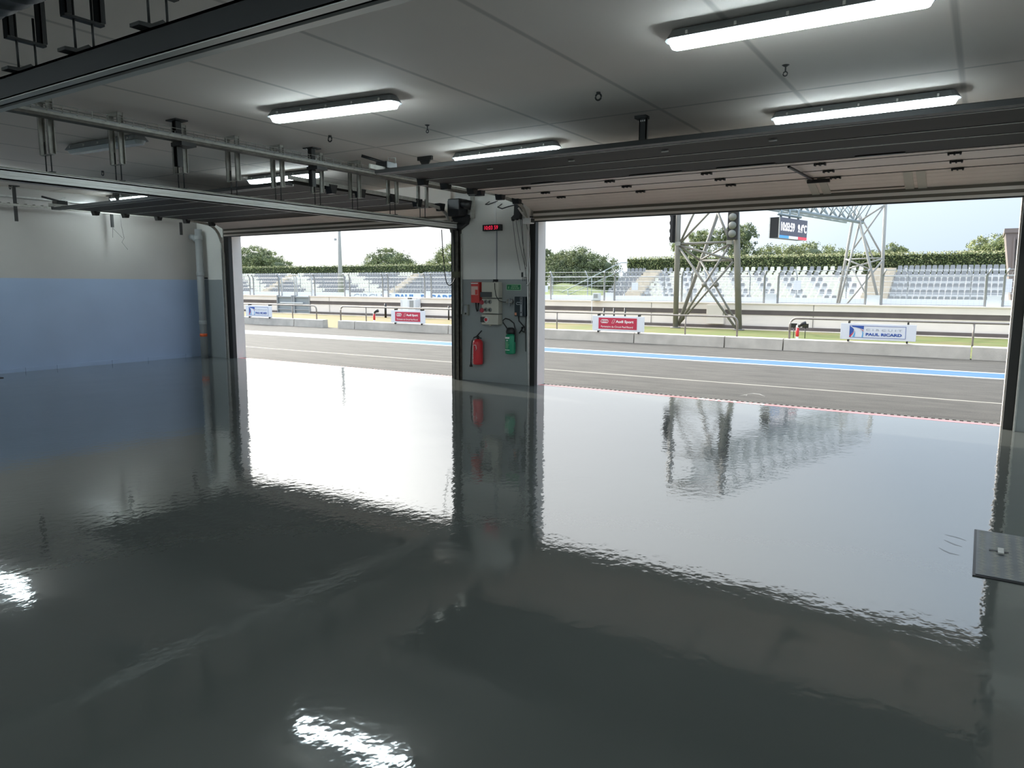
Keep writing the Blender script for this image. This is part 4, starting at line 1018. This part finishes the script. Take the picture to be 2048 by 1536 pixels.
# cable tray with steel channel under it
ct = thing('cable_tray', 'wire cable tray on a dark steel channel running to the central pillar', 'cable tray', (-7.15, 6, 3.08))
MB().box(-7.21, 2.6, 3.07, -7.10, 9.7, 3.12).build('channel', M['rust'], ct)
MB().box(-7.10, 2.6, 3.095, -7.094, 9.7, 3.12).build('pale_edge', M['galvdull'], ct)
mb = MB()
for xx in (-7.22, -7.09):
    mb.tube([(xx, 2.6, 3.185), (xx, 9.7, 3.185)], .003, 4); mb.tube([(xx, 2.6, 3.13), (xx, 9.7, 3.13)], .003, 4)
    y = 2.6
    while y < 9.7: mb.bar((xx, y, 3.125), (xx, y, 3.185), .004); y += .13
y = 2.6
while y < 9.7: mb.bar((-7.22, y, 3.125), (-7.09, y, 3.125), .004); y += .13
mb.build('wire_basket', M['galvdull'], ct)
mb = MB(); mb.tube([(-7.15, 2.6, 3.14)]+[(-7.15+random.uniform(-.02, .02), 3+i*.7, 3.138) for i in range(10)], .014, 6); mb.tube([(-7.17, 2.6, 3.135)]+[(-7.18+random.uniform(-.02, .02), 3+i*.7, 3.135) for i in range(10)], .01, 6)
mb.build('cables', M['fence'], ct)
for y, l in ((4.72, 'black I-section post from the ceiling at left, carrying the cable tray'), (6.55, 'black I-section post from the ceiling nearer the pillar, carrying the cable tray')):
    t = thing('ceiling_post', l, 'post', (-7.24, y, CZ), 'black ceiling posts of the cable tray')
    MB().box(-7.33, y-.07, CZ-.012, -7.15, y+.07, CZ).build('top_plate', M['dark'], t)
    mb = MB(); mb.box(-7.285, y-.03, 2.83, -7.275, y+.03, CZ-.012); mb.box(-7.225, y-.03, 2.83, -7.215, y+.03, CZ-.012); mb.box(-7.28, y-.006, 2.83, -7.22, y+.006, CZ-.012)
    mb.build('shaft', M['dark'], t)
    MB().box(-7.29, y-.05, 3.03, -7.10, y+.12, 3.07).build('tray_bracket', M['dark'], t)
t = thing('hanging_strut', 'pale channel strut hanging below the cable tray in front of the pillar', 'strut', (-7.05, 9.75, 2.7))
MB().box(-7.10, 9.72, 2.68, -7.03, 9.76, 3.10).build('channel', M['galvdull'], t)
MB().box(-7.12, 9.70, 3.03, -6.98, 9.8, 3.10).build('foot', M['dark'], t)

# supports above the doors
def support(x, y, label, wide=.12):
    t = thing('door_support', label, 'bracket', (x, y, CZ), 'black brackets holding the door rails')
    MB().box(x-wide, y-.02, CZ-.05, x+wide, y+.02, CZ).build('ceiling_angle', M['dark'], t)
    MB().prism([(x-.09, y-.01, CZ-.05), (x+.09, y-.01, CZ-.05), (x+.03, y-.01, CZ-.14), (x+.03, y-.01, 2.95), (x-.03, y-.01, 2.95), (x-.03, y-.01, CZ-.14)], (0, 0, 0), (0, .02, 0)).build('web', M['dark'], t)
support(-6.40, 7.75, 'black triangular bracket above the left end of the right door')
support(-13.9, 7.75, 'black triangular bracket above the left end of the left door')
t = thing('perforated_strut', 'dark perforated strut from ceiling to the middle of the right door', 'strut', (-3.02, 7.1, CZ))
mb = MB(); mb.box(-3.06, 7.08, 2.95, -2.98, 7.09, CZ); mb.box(-3.06, 7.08, 2.95, -3.05, 7.12, CZ); mb.box(-2.99, 7.08, 2.95, -2.98, 7.12, CZ)
mb.build('channel', M['dark'], t); MB().box(-3.10, 7.05, CZ-.03, -2.98, 7.15, CZ-.001).build('head', M['dark'], t)
for i in range(3): MB().box(-3.045+.02*i, 7.075, CZ-.06, -3.035+.02*i, 7.08, CZ-.045).build('slot', M['galv'], t)
for (x, l) in ((-6.12, 'spring tensioner on the left rear corner of the right door'), (-13.85, 'spring tensioner on the left rear corner of the left door')):
    t = thing('tensioner', l, 'mechanism', (x, 6.8, 2.95), 'tensioners of the doors')
    MB().box(x-.09, 6.60, 2.97, x+.09, 6.78, 3.05).build('body', M['black'], t, .006)
    MB().tube([(x-.22, 6.5, 3.12), (x+.02, 6.72, 3.03)], .018, 8).build('spindle', M['black'], t)
    MB().tube([(x+.02, 6.7, 3.04), (x+.02, 6.7, 3.10), (x+.10, 6.74, 3.10), (x+.10, 6.74, 3.04)], .006, 6).build('loop', M['galv'], t)
    MB().box(x-.05, 6.56, 2.90, x-.03, 6.6, 3.0).build('lug', M['dark'], t)

# left wall door fittings: cable conduit, struts with dangling wire
t = thing('wall_conduit', 'pale conduit line high on the left wall', 'conduit', (-14.6, 7.3, 3.17))
MB().box(-14.69, 3.0, 3.12, -14.62, 9.8, 3.15).build('duct', M['galv'], t)
for y, z0, l in ((6.23, 2.69, 'dark strut hanging high on the left wall at the left edge'), (7.92, 2.70, 'dark strut with dangling wires high on the left wall'), (9.38, 2.64, 'short thin strut high on the left wall, nearest the downpipe')):
    t = thing('hanging_strut', l, 'strut', (-14.45, y, z0), 'struts along the left wall')
    MB().box(-14.47, y-.022, z0, -14.43, y+.022, 3.28 if y < 9 else 2.9).build('channel', M['dark'], t)
    MB().box(-14.5, y-.06, CZ-.012, -14.36, y+.06, CZ).build('head', M['dark'], t) if y < 9 else None
    if 7 < y < 8.5:
        MB().tube([(-14.42, y+.15, 2.98), (-14.42, y+.16, 2.75), (-14.42, y+.2, 2.5), (-14.42, y+.15, 2.42), (-14.42, y+.26, 2.28)], .003, 5).build('wire', M['dark'], t)
        MB().tube([(-14.44, y, 2.7), (-14.43, y-.02, 2.5)], .003, 5).build('wire', M['dark'], t)
        MB().tube([(-14.44, y, 2.68), (-14.42, y+.17, 2.5)], .003, 5).build('wire', M['dark'], t)
t = thing('wall_rail', 'steel rail with cables high along the left wall', 'rail', (-14.2, 6, 2.95))
MB().box(-14.47, 2.5, 2.95, -14.41, 9.5, 2.99).build('channel', M['galvdull'], t)
mb = MB()
for i in range(50): mb.box(-14.48, 2.6+i*.135, 2.99, -14.40, 2.62+i*.135, 3.0)
mb.build('slats', M['rust'], t)

# spiral duct near the camera
t = thing('spiral_duct', 'dark ribbed round air duct in the top left corner', 'duct', (-4.9, 1.6, 3.06))
dc = Vector((-6.6, 1.655, 3.025)); dd = Vector((1, 0, 0)); R = .19
pts = []; mb = MB()
n = 120
ringpts = []
for i in range(n+1):
    p = dc+dd*(i*.035-.3); rr = R*(1.0 if i % 4 else 1.05)
    a = dd.cross(Vector((0, 0, 1))).normalized(); b = a.cross(dd)
    ringpts.append([p+a*math.cos(k*2*PI/28)*rr+b*math.sin(k*2*PI/28)*rr for k in range(28)])
mb.add([v for r in ringpts for v in r], [(i*28+k, i*28+(k+1) % 28, (i+1)*28+(k+1) % 28, (i+1)*28+k) for i in range(n) for k in range(28)], None, True)
M['duct'] = mat('dark_duct', (0.07, 0.08, 0.09), 0.45, 0.3)
mb.build('ribbed_tube', M['duct'], t)
for s in (.1, 1.3, 3.2):
    p = dc+dd*s; MB().tube([tuple(p+Vector((0, 0, R))), (p.x, p.y, CZ)], .006, 6).build('hanger_rod', M['dark'], t)

# ================================================================== CORNER DOWNPIPE
dp_ = thing('downpipe', 'grey vertical downpipe in the left corner with an orange band', 'pipe', (-14.42, 9.76, 0))
MB().tube([(-14.42, 9.76, 0), (-14.42, 9.76, 2.78)], .075, 18).build('pipe', mat('grey_pvc', (.36, .38, .38), .45), dp_)
for z in (.72, 1.78, 2.56): MB().lathe((-14.42, 9.76, z), [(.082, 0), (.084, .02), (.084, .07), (.082, .09)], 18).build('collar', MATS['grey_pvc'], dp_)
MB().lathe((-14.42, 9.76, .46), [(.079, 0), (.079, .065)], 18).build('orange_band', M['orange'], dp_)
MB().tube([(-14.42, 9.76, 2.5), (-14.55, 9.72, 2.62), (-14.63, 9.72, 2.62)], .06, 12).build('branch', MATS['grey_pvc'], dp_)
MB().box(-14.58, 9.80, 1.72, -14.40, 9.92, 1.75).build('pipe_clip', M['dark'], dp_)

# thin white cable conduit at left jamb and jamb guards
tag(MB().box(-13.84, 9.88, 0, -13.815, 9.92, 2.6).build('jamb_strip', M['galv']), 'thin pale strip running up the left jamb of the left door', 'strip')
tag(MB().box(.383, 9.775, 0, .40, 9.80, 3.0).build('jamb_strip', M['galv']), 'thin pale strip running up the right-hand jamb', 'strip')

# ================================================================== PILLAR EQUIPMENT  (pillar face y = 9.92)
PY = 9.92
X, Z = (1, 0, 0), (0, 0, 1)
# clock
ck = thing('digital_clock', 'small black digital clock with red digits reading 10:03 59', 'clock', (-6.76, PY-.05, 2.48))
MB().box(-6.94, PY-.085, 2.475, -6.60, PY, 2.575).build('case', M['black'], ck, .006)
text('digits', '10:03 59', .062, (-6.895, PY-.088, 2.494), X, Z, M['ledred'], ck, .001, width=.26)
# conduit
cd = thing('conduit', 'pale cable conduit running down the pillar through the clock', 'conduit', (-6.73, PY-.015, 1.7))
MB().box(-6.745, PY-.022, 1.70, -6.715, PY, 2.475).build('lower_duct', M['white'], cd)
MB().box(-6.755, PY-.026, 2.575, -6.715, PY, 3.0).build('upper_duct', M['white'], cd)
MB().box(-6.712, PY-.012, 1.70, -6.704, PY, 2.475).build('cable', M['fence'], cd)
MB().box(-6.76, PY-.04, 1.665, -6.69, PY, 1.70).build('junction', M['black'], cd)
MB().tube([(-6.79, PY-.02, 1.645), (-6.74, PY-.03, 1.675), (-6.68, PY-.02, 1.65)], .01, 6).build('tail', M['black'], cd)
# red box with hanging crank
rb_ = thing('fire_box', 'red wall box with a white and red instruction label', 'box', (-7.08, PY-.06, 1.31))
MB().box(-7.165, PY-.10, 1.315, -6.995, PY, 1.655).build('case', M['redbox'], rb_, .008)
MB().box(-7.16, PY-.103, 1.625, -7.02, PY-.1, 1.642).build('top_label', M['ltext'], rb_)
MB().box(-7.155, PY-.103, 1.445, -7.02, PY-.1, 1.585).build('instruction_label', mat('pale_pink_print', (.72, .5, .44), .5), rb_)
MB().box(-7.075, PY-.105, 1.45, -7.025, PY-.102, 1.53).build('red_square', M['redbox'], rb_)
MB().tube([(-7.10, PY-.05, 1.32), (-7.085, PY-.06, 1.22), (-7.065, PY-.06, 1.17), (-7.05, PY-.06, 1.18), (-7.055, PY-.05, 1.24), (-7.045, PY-.05, 1.32)], .010, 6).build('crank', M['black'], rb_)
# extinguisher pictogram
sn = thing('extinguisher_sign', 'small red sign with a white extinguisher symbol', 'sign', (-6.945, PY, 1.56))
MB().box(-6.985, PY-.004, 1.505, -6.905, PY, 1.645).build('plate', M['redbox'], sn)
MB().tube([(-6.95, PY-.006, 1.545), (-6.95, PY-.006, 1.61)], .012, 8).build('symbol', M['ltext'], sn)
MB().tube([(-6.95, PY-.006, 1.61), (-6.945, PY-.006, 1.625), (-6.93, PY-.006, 1.60)], .004, 6).build('symbol_nozzle', M['ltext'], sn)
MB().box(-6.98, PY-.004, 1.478, -6.91, PY, 1.498).build('lower_strip', M['ltext'], sn)
# socket distribution board
eb = thing('socket_board', 'beige electrical board with breaker cover, sockets and emergency stop', 'electrical board', (-6.77, PY-.07, .96))
MB().box(-6.93, PY-.13, 1.40, -6.60, PY, 1.655).build('breaker_box', M['cream'], eb, .01)
MB().box(-6.945, PY-.145, 1.41, -6.72, PY-.12, 1.495).build('breaker_window', M['creamd'], eb, .006)
MB().box(-6.93, PY-.12, 1.145, -6.60, PY, 1.385).build('socket_box', M['cream'], eb, .008)
MB().box(-6.93, PY-.13, .965, -6.60, PY, 1.13).build('stop_box', M['cream'], eb, .01)
for z in (1.335, 1.205):
    MB().lathe((-6.925, PY-.15, z-.01), [(.030, 0), (.040, .03), (.036, .06)], 12, axis='y').build('red_socket', mat('dark_red_plastic', (.42, .05, .07), .4), eb)
    for x in (-6.845, -6.765):
        o = MB().lathe((x, PY-.14, z), [(.028, 0), (.036, .01), (.036, .03)], 14, axis='y').build('socket', mat('grey_plastic', (.22, .23, .22), .4), eb)
        MB().lathe((x, PY-.142, z), [(.018, 0), (.018, .004)], 12, axis='y').build('socket_well', M['creamd'], o)
MB().box(-6.945, PY-.14, 1.0, -6.85, PY-.128, 1.09).build('stop_window', M['creamd'], eb)
es = MB().lathe((-6.825, PY-.145, 1.045), [(.045, 0), (.047, .018)], 20, axis='y').build('stop_collar', M['ltext'], eb)
MB().lathe((-6.825, PY-.165, 1.045), [(.022, 0), (.028, .01), (.024, .022)], 18, axis='y').build('stop_button', M['red'], es)
MB().prism([(-6.81, PY-.1, .965), (-6.75, PY-.1, .965), (-6.78, PY-.1, .94)], (0, 0, 0), (0, .05, 0)).build('lower_lug', M['cream'], eb)
MB().tube([(-6.66, PY-.14, 1.64), (-6.65, PY-.15, 1.55), (-6.63, PY-.15, 1.44), (-6.585, PY-.13, 1.36), (-6.52, PY-.08, 1.335), (-6.46, PY-.06, 1.335)], .006, 8).build('cable', M['black'], eb)
# tap
tp = thing('air_tap', 'grey quick-coupling tap on the pillar beneath the green sign', 'tap', (-6.43, PY-.05, 1.3))
MB().lathe((-6.42, PY-.03, 1.345), [(.035, -.02), (.04, 0), (.04, .03)], 12, axis='y').build('flange', M['fence'], tp)
MB().tube([(-6.42, PY-.06, 1.40), (-6.42, PY-.07, 1.34), (-6.42, PY-.07, 1.27)], .016, 8).build('body', M['fence'], tp)
MB().tube([(-6.49, PY-.06, 1.335), (-6.37, PY-.07, 1.33)], .013, 8).build('handle', M['galvdull'], tp)
MB().tube([(-6.48, PY-.05, 1.365), (-6.44, PY-.05, 1.38)], .012, 8).build('lever', M['galvdull'], tp)
# green sign
gs = thing('safety_sign', 'green safety sign with a pale border on the pillar', 'sign', (-6.38, PY, 1.57))
MB().box(-6.52, PY-.004, 1.525, -6.245, PY, 1.62).build('border', M['gtext'], gs)
MB().box(-6.513, PY-.006, 1.532, -6.252, PY-.003, 1.613).build('plate', M['greensign'], gs)
text('lettering', 'DOUCHE', .026, (-6.42, PY-.007, 1.578), X, Z, M['gtext'], gs, .001, width=.12)
text('lettering', 'PORTATIVE', .026, (-6.43, PY-.007, 1.544), X, Z, M['gtext'], gs, .001, width=.155)
MB().tube([(-6.48, PY-.007, 1.55), (-6.475, PY-.007, 1.59)], .006, 6).build('symbol', M['gtext'], gs)
# black power unit
up = thing('control_box', 'black rectangular control box with white rocker buttons and orange label', 'control box', (-6.2, PY-.06, 1.11))
MB().box(-6.30, PY-.11, 1.115, -6.105, PY, 1.425).build('case', mat('dark_teal_plastic', (.012, .022, .026), .3), up, .008)
MB().box(-6.19, PY-.114, 1.12, -6.148, PY-.11, 1.42).build('button_strip', M['fence'], up)
for z in (1.175, 1.315, 1.345, 1.375): MB().lathe((-6.169, PY-.118, z), [(.010, 0), (.010, .006)], 10, axis='y').build('button', M['black'], up)
MB().box(-6.18, PY-.117, 1.39, -6.158, PY-.113, 1.412).build('display', M['creamd'], up)
MB().tube([(-6.19, PY-.114, 1.335), (-6.25, PY-.114, 1.335), (-6.262, PY-.114, 1.318), (-6.25, PY-.114, 1.30), (-6.19, PY-.114, 1.30)], .004, 6).build('arrow_outline', M['fencelight'], up)
MB().box(-6.29, PY-.113, 1.13, -6.255, PY-.11, 1.172).build('orange_label', mat('orange_print', (.8, .33, .18), .5), up)
MB().tube([(-6.25, PY-.06, 1.12), (-6.235, PY-.07, 1.04), (-6.18, PY-.06, .98), (-6.13, PY-.05, .93), (-6.15, PY-.05, .86), (-6.19, PY-.05, .88), (-6.20, PY-.05, .93), (-6.16, PY-.05, .95), (-6.24, PY-.05, .84)], .010, 7).build('power_cable', M['black'], up)
MB().tube([(-6.13, PY-.03, 1.12), (-6.14, PY-.03, .95), (-6.13, PY-.03, .55)], .006, 6).build('thin_cable', M['dark'], up)
# extinguishers
def extinguisher(x, zb, zt, r, m, label, green):
    t = thing('fire_extinguisher', label, 'extinguisher', (x, PY-.1, zb)); y = PY-r-.02
    MB().lathe((x, y, zb), [(r*.86, 0), (r*.98, .012), (r, .03), (r, zt-zb-.07), (r*.92, zt-zb-.04), (r*.6, zt-zb-.01), (r*.3, zt-zb)], 24).build('cylinder', m, t)
    MB().box(x-.03, PY-.03, zb+.25, x+.03, PY, zb+.32).build('wall_bracket', M['dark'], t)
    return t, y
fe, y = extinguisher(-7.02, .295, .72, .085, M['red'], 'red fire extinguisher on the pillar with a hose hanging at its left', False)
MB().tube([(-7.02, y, .71), (-7.02, y, .77)], .022, 10).build('valve', M['dark'], fe)
MB().bar((-7.04, y, .765), (-6.93, y-.02, .86), .02, .012).build('lever', M['black'], fe)
MB().bar((-7.03, y, .75), (-6.93, y-.03, .735), .018, .012).build('handle', M['dark'], fe)
MB().tube([(-7.04, y, .755), (-7.10, y, .74), (-7.14, y, .68), (-7.155, y, .56), (-7.16, y, .42), (-7.165, y, .31)], .010, 8).build('hose', M['black'], fe)
MB().lathe((-7.165, y, .245), [(.026, 0), (.024, .03), (.012, .045), (.012, .07)], 12).build('nozzle', M['black'], fe)
mb = MB()
for z_, w_ in ((.60, .045), (.575, .02), (.555, .03), (.535, .02), (.515, .035), (.495, .012), (.475, .03), (.445, .02), (.42, .012), (.395, .025)):
    mb.box(-7.075, y-.074, z_, -7.075+w_*.5, y-.04, z_+.012)
mb.build('worn_print', M['ltext'], fe)
MB().tube([(-7.035, y-.087, .62), (-7.0, y-.087, .62), (-6.99, y-.087, .56), (-7.005, y-.087, .535)], .006, 6).build('arrow_mark', M['ltext'], fe)
ge, y = extinguisher(-6.375, .505, .84, .085, M['green'], 'green extinguisher bottle on the pillar with a white cross and looped hose', True)
MB().lathe((-6.375, y, .83), [(.07, 0), (.075, .03), (.06, .09), (.04, .1)], 16).build('valve_cap', M['black'], ge)
MB().tube([(-6.43, y, .90), (-6.47, y, .95), (-6.515, y, 1.0), (-6.52, y, 1.045), (-6.47, y, 1.075), (-6.39, y, 1.055), (-6.31, y, 1.0), (-6.285, y, .90), (-6.285, y, .80), (-6.29, y, .70)], .010, 8).build('hose', M['black'], ge)
MB().box(-6.42, y-.088, .755, -6.345, y-.07, .78).build('white_label', M['ltext'], ge)
mb = MB(); mb.box(-6.398, y-.088, .722, -6.368, y-.08, .730); mb.box(-6.387, y-.088, .711, -6.379, y-.08, .741); mb.build('cross', M['ltext'], ge)
mb = MB()
for i in range(6): mb.box(-6.41, y-.0865, .60+.018*i, -6.41+random.uniform(.04, .065), y-.07, .605+.018*i)
mb.build('small_print', M['gtext'], ge)
MB().box(-6.42, y-.089, .568, -6.34, y-.07, .578).build('white_band', M['ltext'], ge)
# thermostat
th = thing('wall_switch', 'small grey switch box at the left edge of the pillar', 'switch', (-7.31, PY, 1.1))
MB().box(-7.355, PY-.045, 1.10, -7.265, PY, 1.28).build('case', mat('olive_grey_plastic', (.28, .29, .25), .5), th, .006)
MB().box(-7.34, PY-.05, 1.15, -7.29, PY-.044, 1.26).build('button_field', M['fence'], th)
MB().lathe((-7.315, PY-.055, 1.13), [(.014, 0), (.014, .012)], 10, axis='y').build('knob', M['black'], th)
# motor at upper left of pillar
mo = thing('door_motor', 'black door motor and bracket at the top left of the pillar', 'motor', (-7.38, PY-.1, 2.75))
MB().box(-7.50, PY-.28, 2.72, -7.26, PY-.04, 3.0).build('gearbox', M['black'], mo, .015)
MB().tube([(-7.30, PY-.18, 2.93), (-7.08, PY-.22, 2.88)], .075, 14).build('motor_body', M['black'], mo)
MB().prism([(-7.55, PY-.12, 2.75), (-7.2, PY-.12, 2.75), (-7.26, PY-.12, 2.60), (-7.44, PY-.12, 2.50)], (0, 0, 0), (0, .1, 0)).build('bracket', M['black'], mo)
MB().tube([(-7.10, PY-.1, 3.04), (-7.12, PY-.1, 2.9), (-7.17, PY-.08, 2.78), (-7.24, PY-.06, 2.68)], .008, 6).build('cable', M['black'], mo)
MB().box(-7.52, PY-.26, 2.62, -7.50, PY-.24, 2.97).build('flat_arm', M['galvdull'], mo)
MB().box(-7.52, PY-.26, 2.62, -7.40, PY-.24, 2.635).build('flat_foot', M['galvdull'], mo)
# cable brackets at upper right of pillar
bb = thing('pulley_bracket', 'black pulley bracket with hanging cords at the top right of the pillar', 'bracket', (-6.25, PY-.1, 2.62))
MB().prism([(-6.29, PY-.14, 2.90), (-6.17, PY-.14, 2.92), (-6.19, PY-.14, 2.68), (-6.20, PY-.14, 2.63), (-6.24, PY-.14, 2.65), (-6.27, PY-.14, 2.62), (-6.32, PY-.14, 2.64), (-6.34, PY-.14, 2.61), (-6.35, PY-.14, 2.66), (-6.30, PY-.14, 2.70)], (0, 0, 0), (0, .08, 0)).build('plate', M['black'], bb)
for (xa, xb, zb) in ((-6.345, -6.235, 1.84), (-6.285, -6.135, 1.86), (-6.20, -6.115, 1.9), (-6.17, -6.11, 1.6)):
    MB().tube([(xa, PY-.1, 2.63), ((xa+xb)/2-.01, PY-.08, (2.63+zb)/2), (xb, PY-.04, zb)], .0035, 5).build('cord', M['dark'], bb)
wbx = thing('junction_box', 'small white junction box with a black plug at the pillar paint line', 'box', (-6.15, PY, 1.74))
MB().box(-6.175, PY-.05, 1.735, -6.105, PY, 1.815).build('case', M['white'], wbx, .004)
MB().box(-6.21, PY-.05, 1.735, -6.175, PY-.01, 1.81).build('plug', M['black'], wbx)
for x in (-6.20, -6.165, -6.13): MB().tube([(x, PY-.03, 1.74), (x+.005, PY-.03, 1.67)], .003, 5).build('wire', M['dark'], wbx)
wc = thing('hanging_cable', 'white looping cable running down beside the dark door guide', 'cable', (-6.1, PY-.12, .02))
MB().tube([(-6.085, 9.84, 2.60), (-6.085, 9.86, 1.6), (-6.08, 9.87, .8), (-6.07, 9.88, .01)], .008, 6).build('straight_run', M['white'], wc)
MB().tube([(-6.07, 9.84, 2.5), (-6.055, 9.84, 2.05), (-6.03, 9.84, 1.85), (-6.035, 9.84, 1.67), (-6.07, 9.84, 1.6), (-6.10, 9.85, 1.62)], .006, 6).build('loop', M['white'], wc)
sb_ = thing('door_sensor', 'white box-shaped door sensor at the corner below the right door', 'sensor', (-5.97, 9.72, 2.55))
MB().box(-6.06, 9.66, 2.545, -5.92, 9.78, 2.63).build('case', M['white'], sb_, .008)
MB().box(-5.92, 9.68, 2.56, -5.905, 9.76, 2.62).build('end_cap', M['black'], sb_)
MB().bar((-6.10, 9.6, 2.78), (-6.02, 9.7, 2.62), .03, .02).build('arm', M['galv'], sb_)
tag(MB().tube([(-7.69, 9.72, 2.52), (-7.67, 9.72, 2.18), (-7.63, 9.72, 1.80), (-7.60, 9.72, 1.66), (-7.57, 9.72, 1.61), (-7.52, 9.72, 1.595), (-7.47, 9.74, 1.65), (-7.46, 9.78, 1.72)], .008, 7).build('hanging_cable', M['black']), 'black cable looping down before the left door opening beside the pillar', 'cable')
tag(MB().tube([(-6.86, 9.93, 2.95), (-6.82, 9.75, 2.885), (-6.76, 9.75, 2.88), (-6.70, 9.93, 2.95)], .008, 7).build('hanging_cable', M['black']), 'small black cable loop under the tray, left of the larger loop', 'cable')
tag(MB().tube([(-6.62, 9.93, 2.90), (-6.58, 9.75, 2.83), (-6.50, 9.75, 2.80), (-6.42, 9.75, 2.82), (-6.37, 9.93, 2.87)], .009, 7).build('hanging_cable', M['black']), 'larger black cable loop below the right door rail on the pillar', 'cable')
# left edge guide of the pillar
t = thing('jamb_guide', 'worn steel guide post on the left edge of the central pillar', 'post', (-7.47, 9.86, 0))
mb = MB(); mb.box(-7.505, 9.84, 0, -7.425, 9.86, 2.55); mb.box(-7.505, 9.84, 0, -7.495, 9.92, 2.55); mb.box(-7.435, 9.84, 0, -7.425, 9.92, 2.55)
mb.build('channel', M['rust'], t)
MB().box(-7.55, 9.80, 1.73, -7.42, 9.86, 1.83).build('sensor_block', mat('olive_metal', (.10, .10, .06), .5), t)
MB().box(-7.408, 9.87, 1.12, -7.395, 9.90, 2.45).build('pale_rod', M['galv'], t)

# ================================================================== FLOOR ITEMS
mh = thing('floor_hatch', 'square ribbed steel floor hatch at the right edge', 'hatch', (.53, 5.12, 0))
hx0, hx1, hy0, hy1 = .075, .98, 4.68, 5.57
mb = MB(); 
for a in ((hx0-.014, hy0-.02, hx1+.014, hy0), (hx0-.014, hy1, hx1+.014, hy1+.014), (hx0-.014, hy0, hx0, hy1), (hx1, hy0, hx1+.014, hy1)): mb.box(a[0], a[1], .0, a[2], a[3], .006)
mb.build('frame', M['black'], mh)
MB().box(hx0, hy0, .001, hx1, hy1, .010).build('plate', M['checker'], mh)
mb = MB(); nxx, nyy = 14, 30
for i in range(nxx):
    for j in range(nyy):
        cx = hx0+.03+i*(hx1-hx0-.06)/(nxx-1); cy = hy0+.025+j*(hy1-hy0-.05)/(nyy-1); s = 1 if (i+j) % 2 else -1
        dx_, dy_ = .024, .006*s
        mb.add([(cx-dx_, cy-dy_, .010), (cx, cy-.005, .010), (cx+dx_, cy+dy_, .010), (cx, cy+.005, .010), (cx, cy, .0135)], [(0, 1, 4), (1, 2, 4), (2, 3, 4), (3, 0, 4)])
mb.build('tread_pattern', M['galvdull'], mh)
MB().box(.14, 5.145, .010, .24, 5.175, .0145).build('grip_recess', M['black'], mh)
MB().box(.185, 5.10, .0145, .215, 5.20, .024).build('lifting_handle', M['galv'], mh)
tag(MB().box(-14.15, 5.5, 0, -13.98, 5.62, .012).build('floor_plate', M['black'], None, .003), 'thin dark plate lying on the floor at the left edge', 'plate')
# rubbed marks on the resin and chalk marks on the asphalt: part of those surfaces
def streak(parent, name, pts, w, z, m):
    mb = MB(); L_, R_ = [], []
    for i, (x, y) in enumerate(pts):
        k = math.sin(PI*(i+.15)/(len(pts)-.7))*w; L_.append((x, y-k, z)); R_.append((x, y+k, z))
    mb.add(L_+R_[::-1], [tuple(range(2*len(pts)))]); return mb.build(name, m, parent)
fl = bpy.data.objects['floor']; pl = bpy.data.objects['pit_lane']
sm = mat('scuff_grey', (.055, .06, .06), .25)
for pts, w in ((((-.10, 5.37), (-.06, 5.36), (-.02, 5.345), (.02, 5.31)), .006), (((-.10, 5.25), (-.07, 5.22), (-.04, 5.19), (0, 5.17)), .008), (((-.12, 5.07), (-.09, 5.03), (-.06, 5.0), (-.01, 4.99)), .007)):
    streak(fl, 'scuff', pts, w*1.6, .0007, sm)
ch = mat('chalk_smear', (.26, .255, .24), .9)
streak(pl, 'chalk_mark', ((-2.93, 10.72), (-2.90, 10.84), (-2.86, 10.88), (-2.84, 10.74)), .03, .001, ch)
streak(pl, 'chalk_mark', ((-2.90, 10.95), (-2.83, 11.08), (-2.72, 11.05), (-2.60, 10.88)), .03, .001, ch)
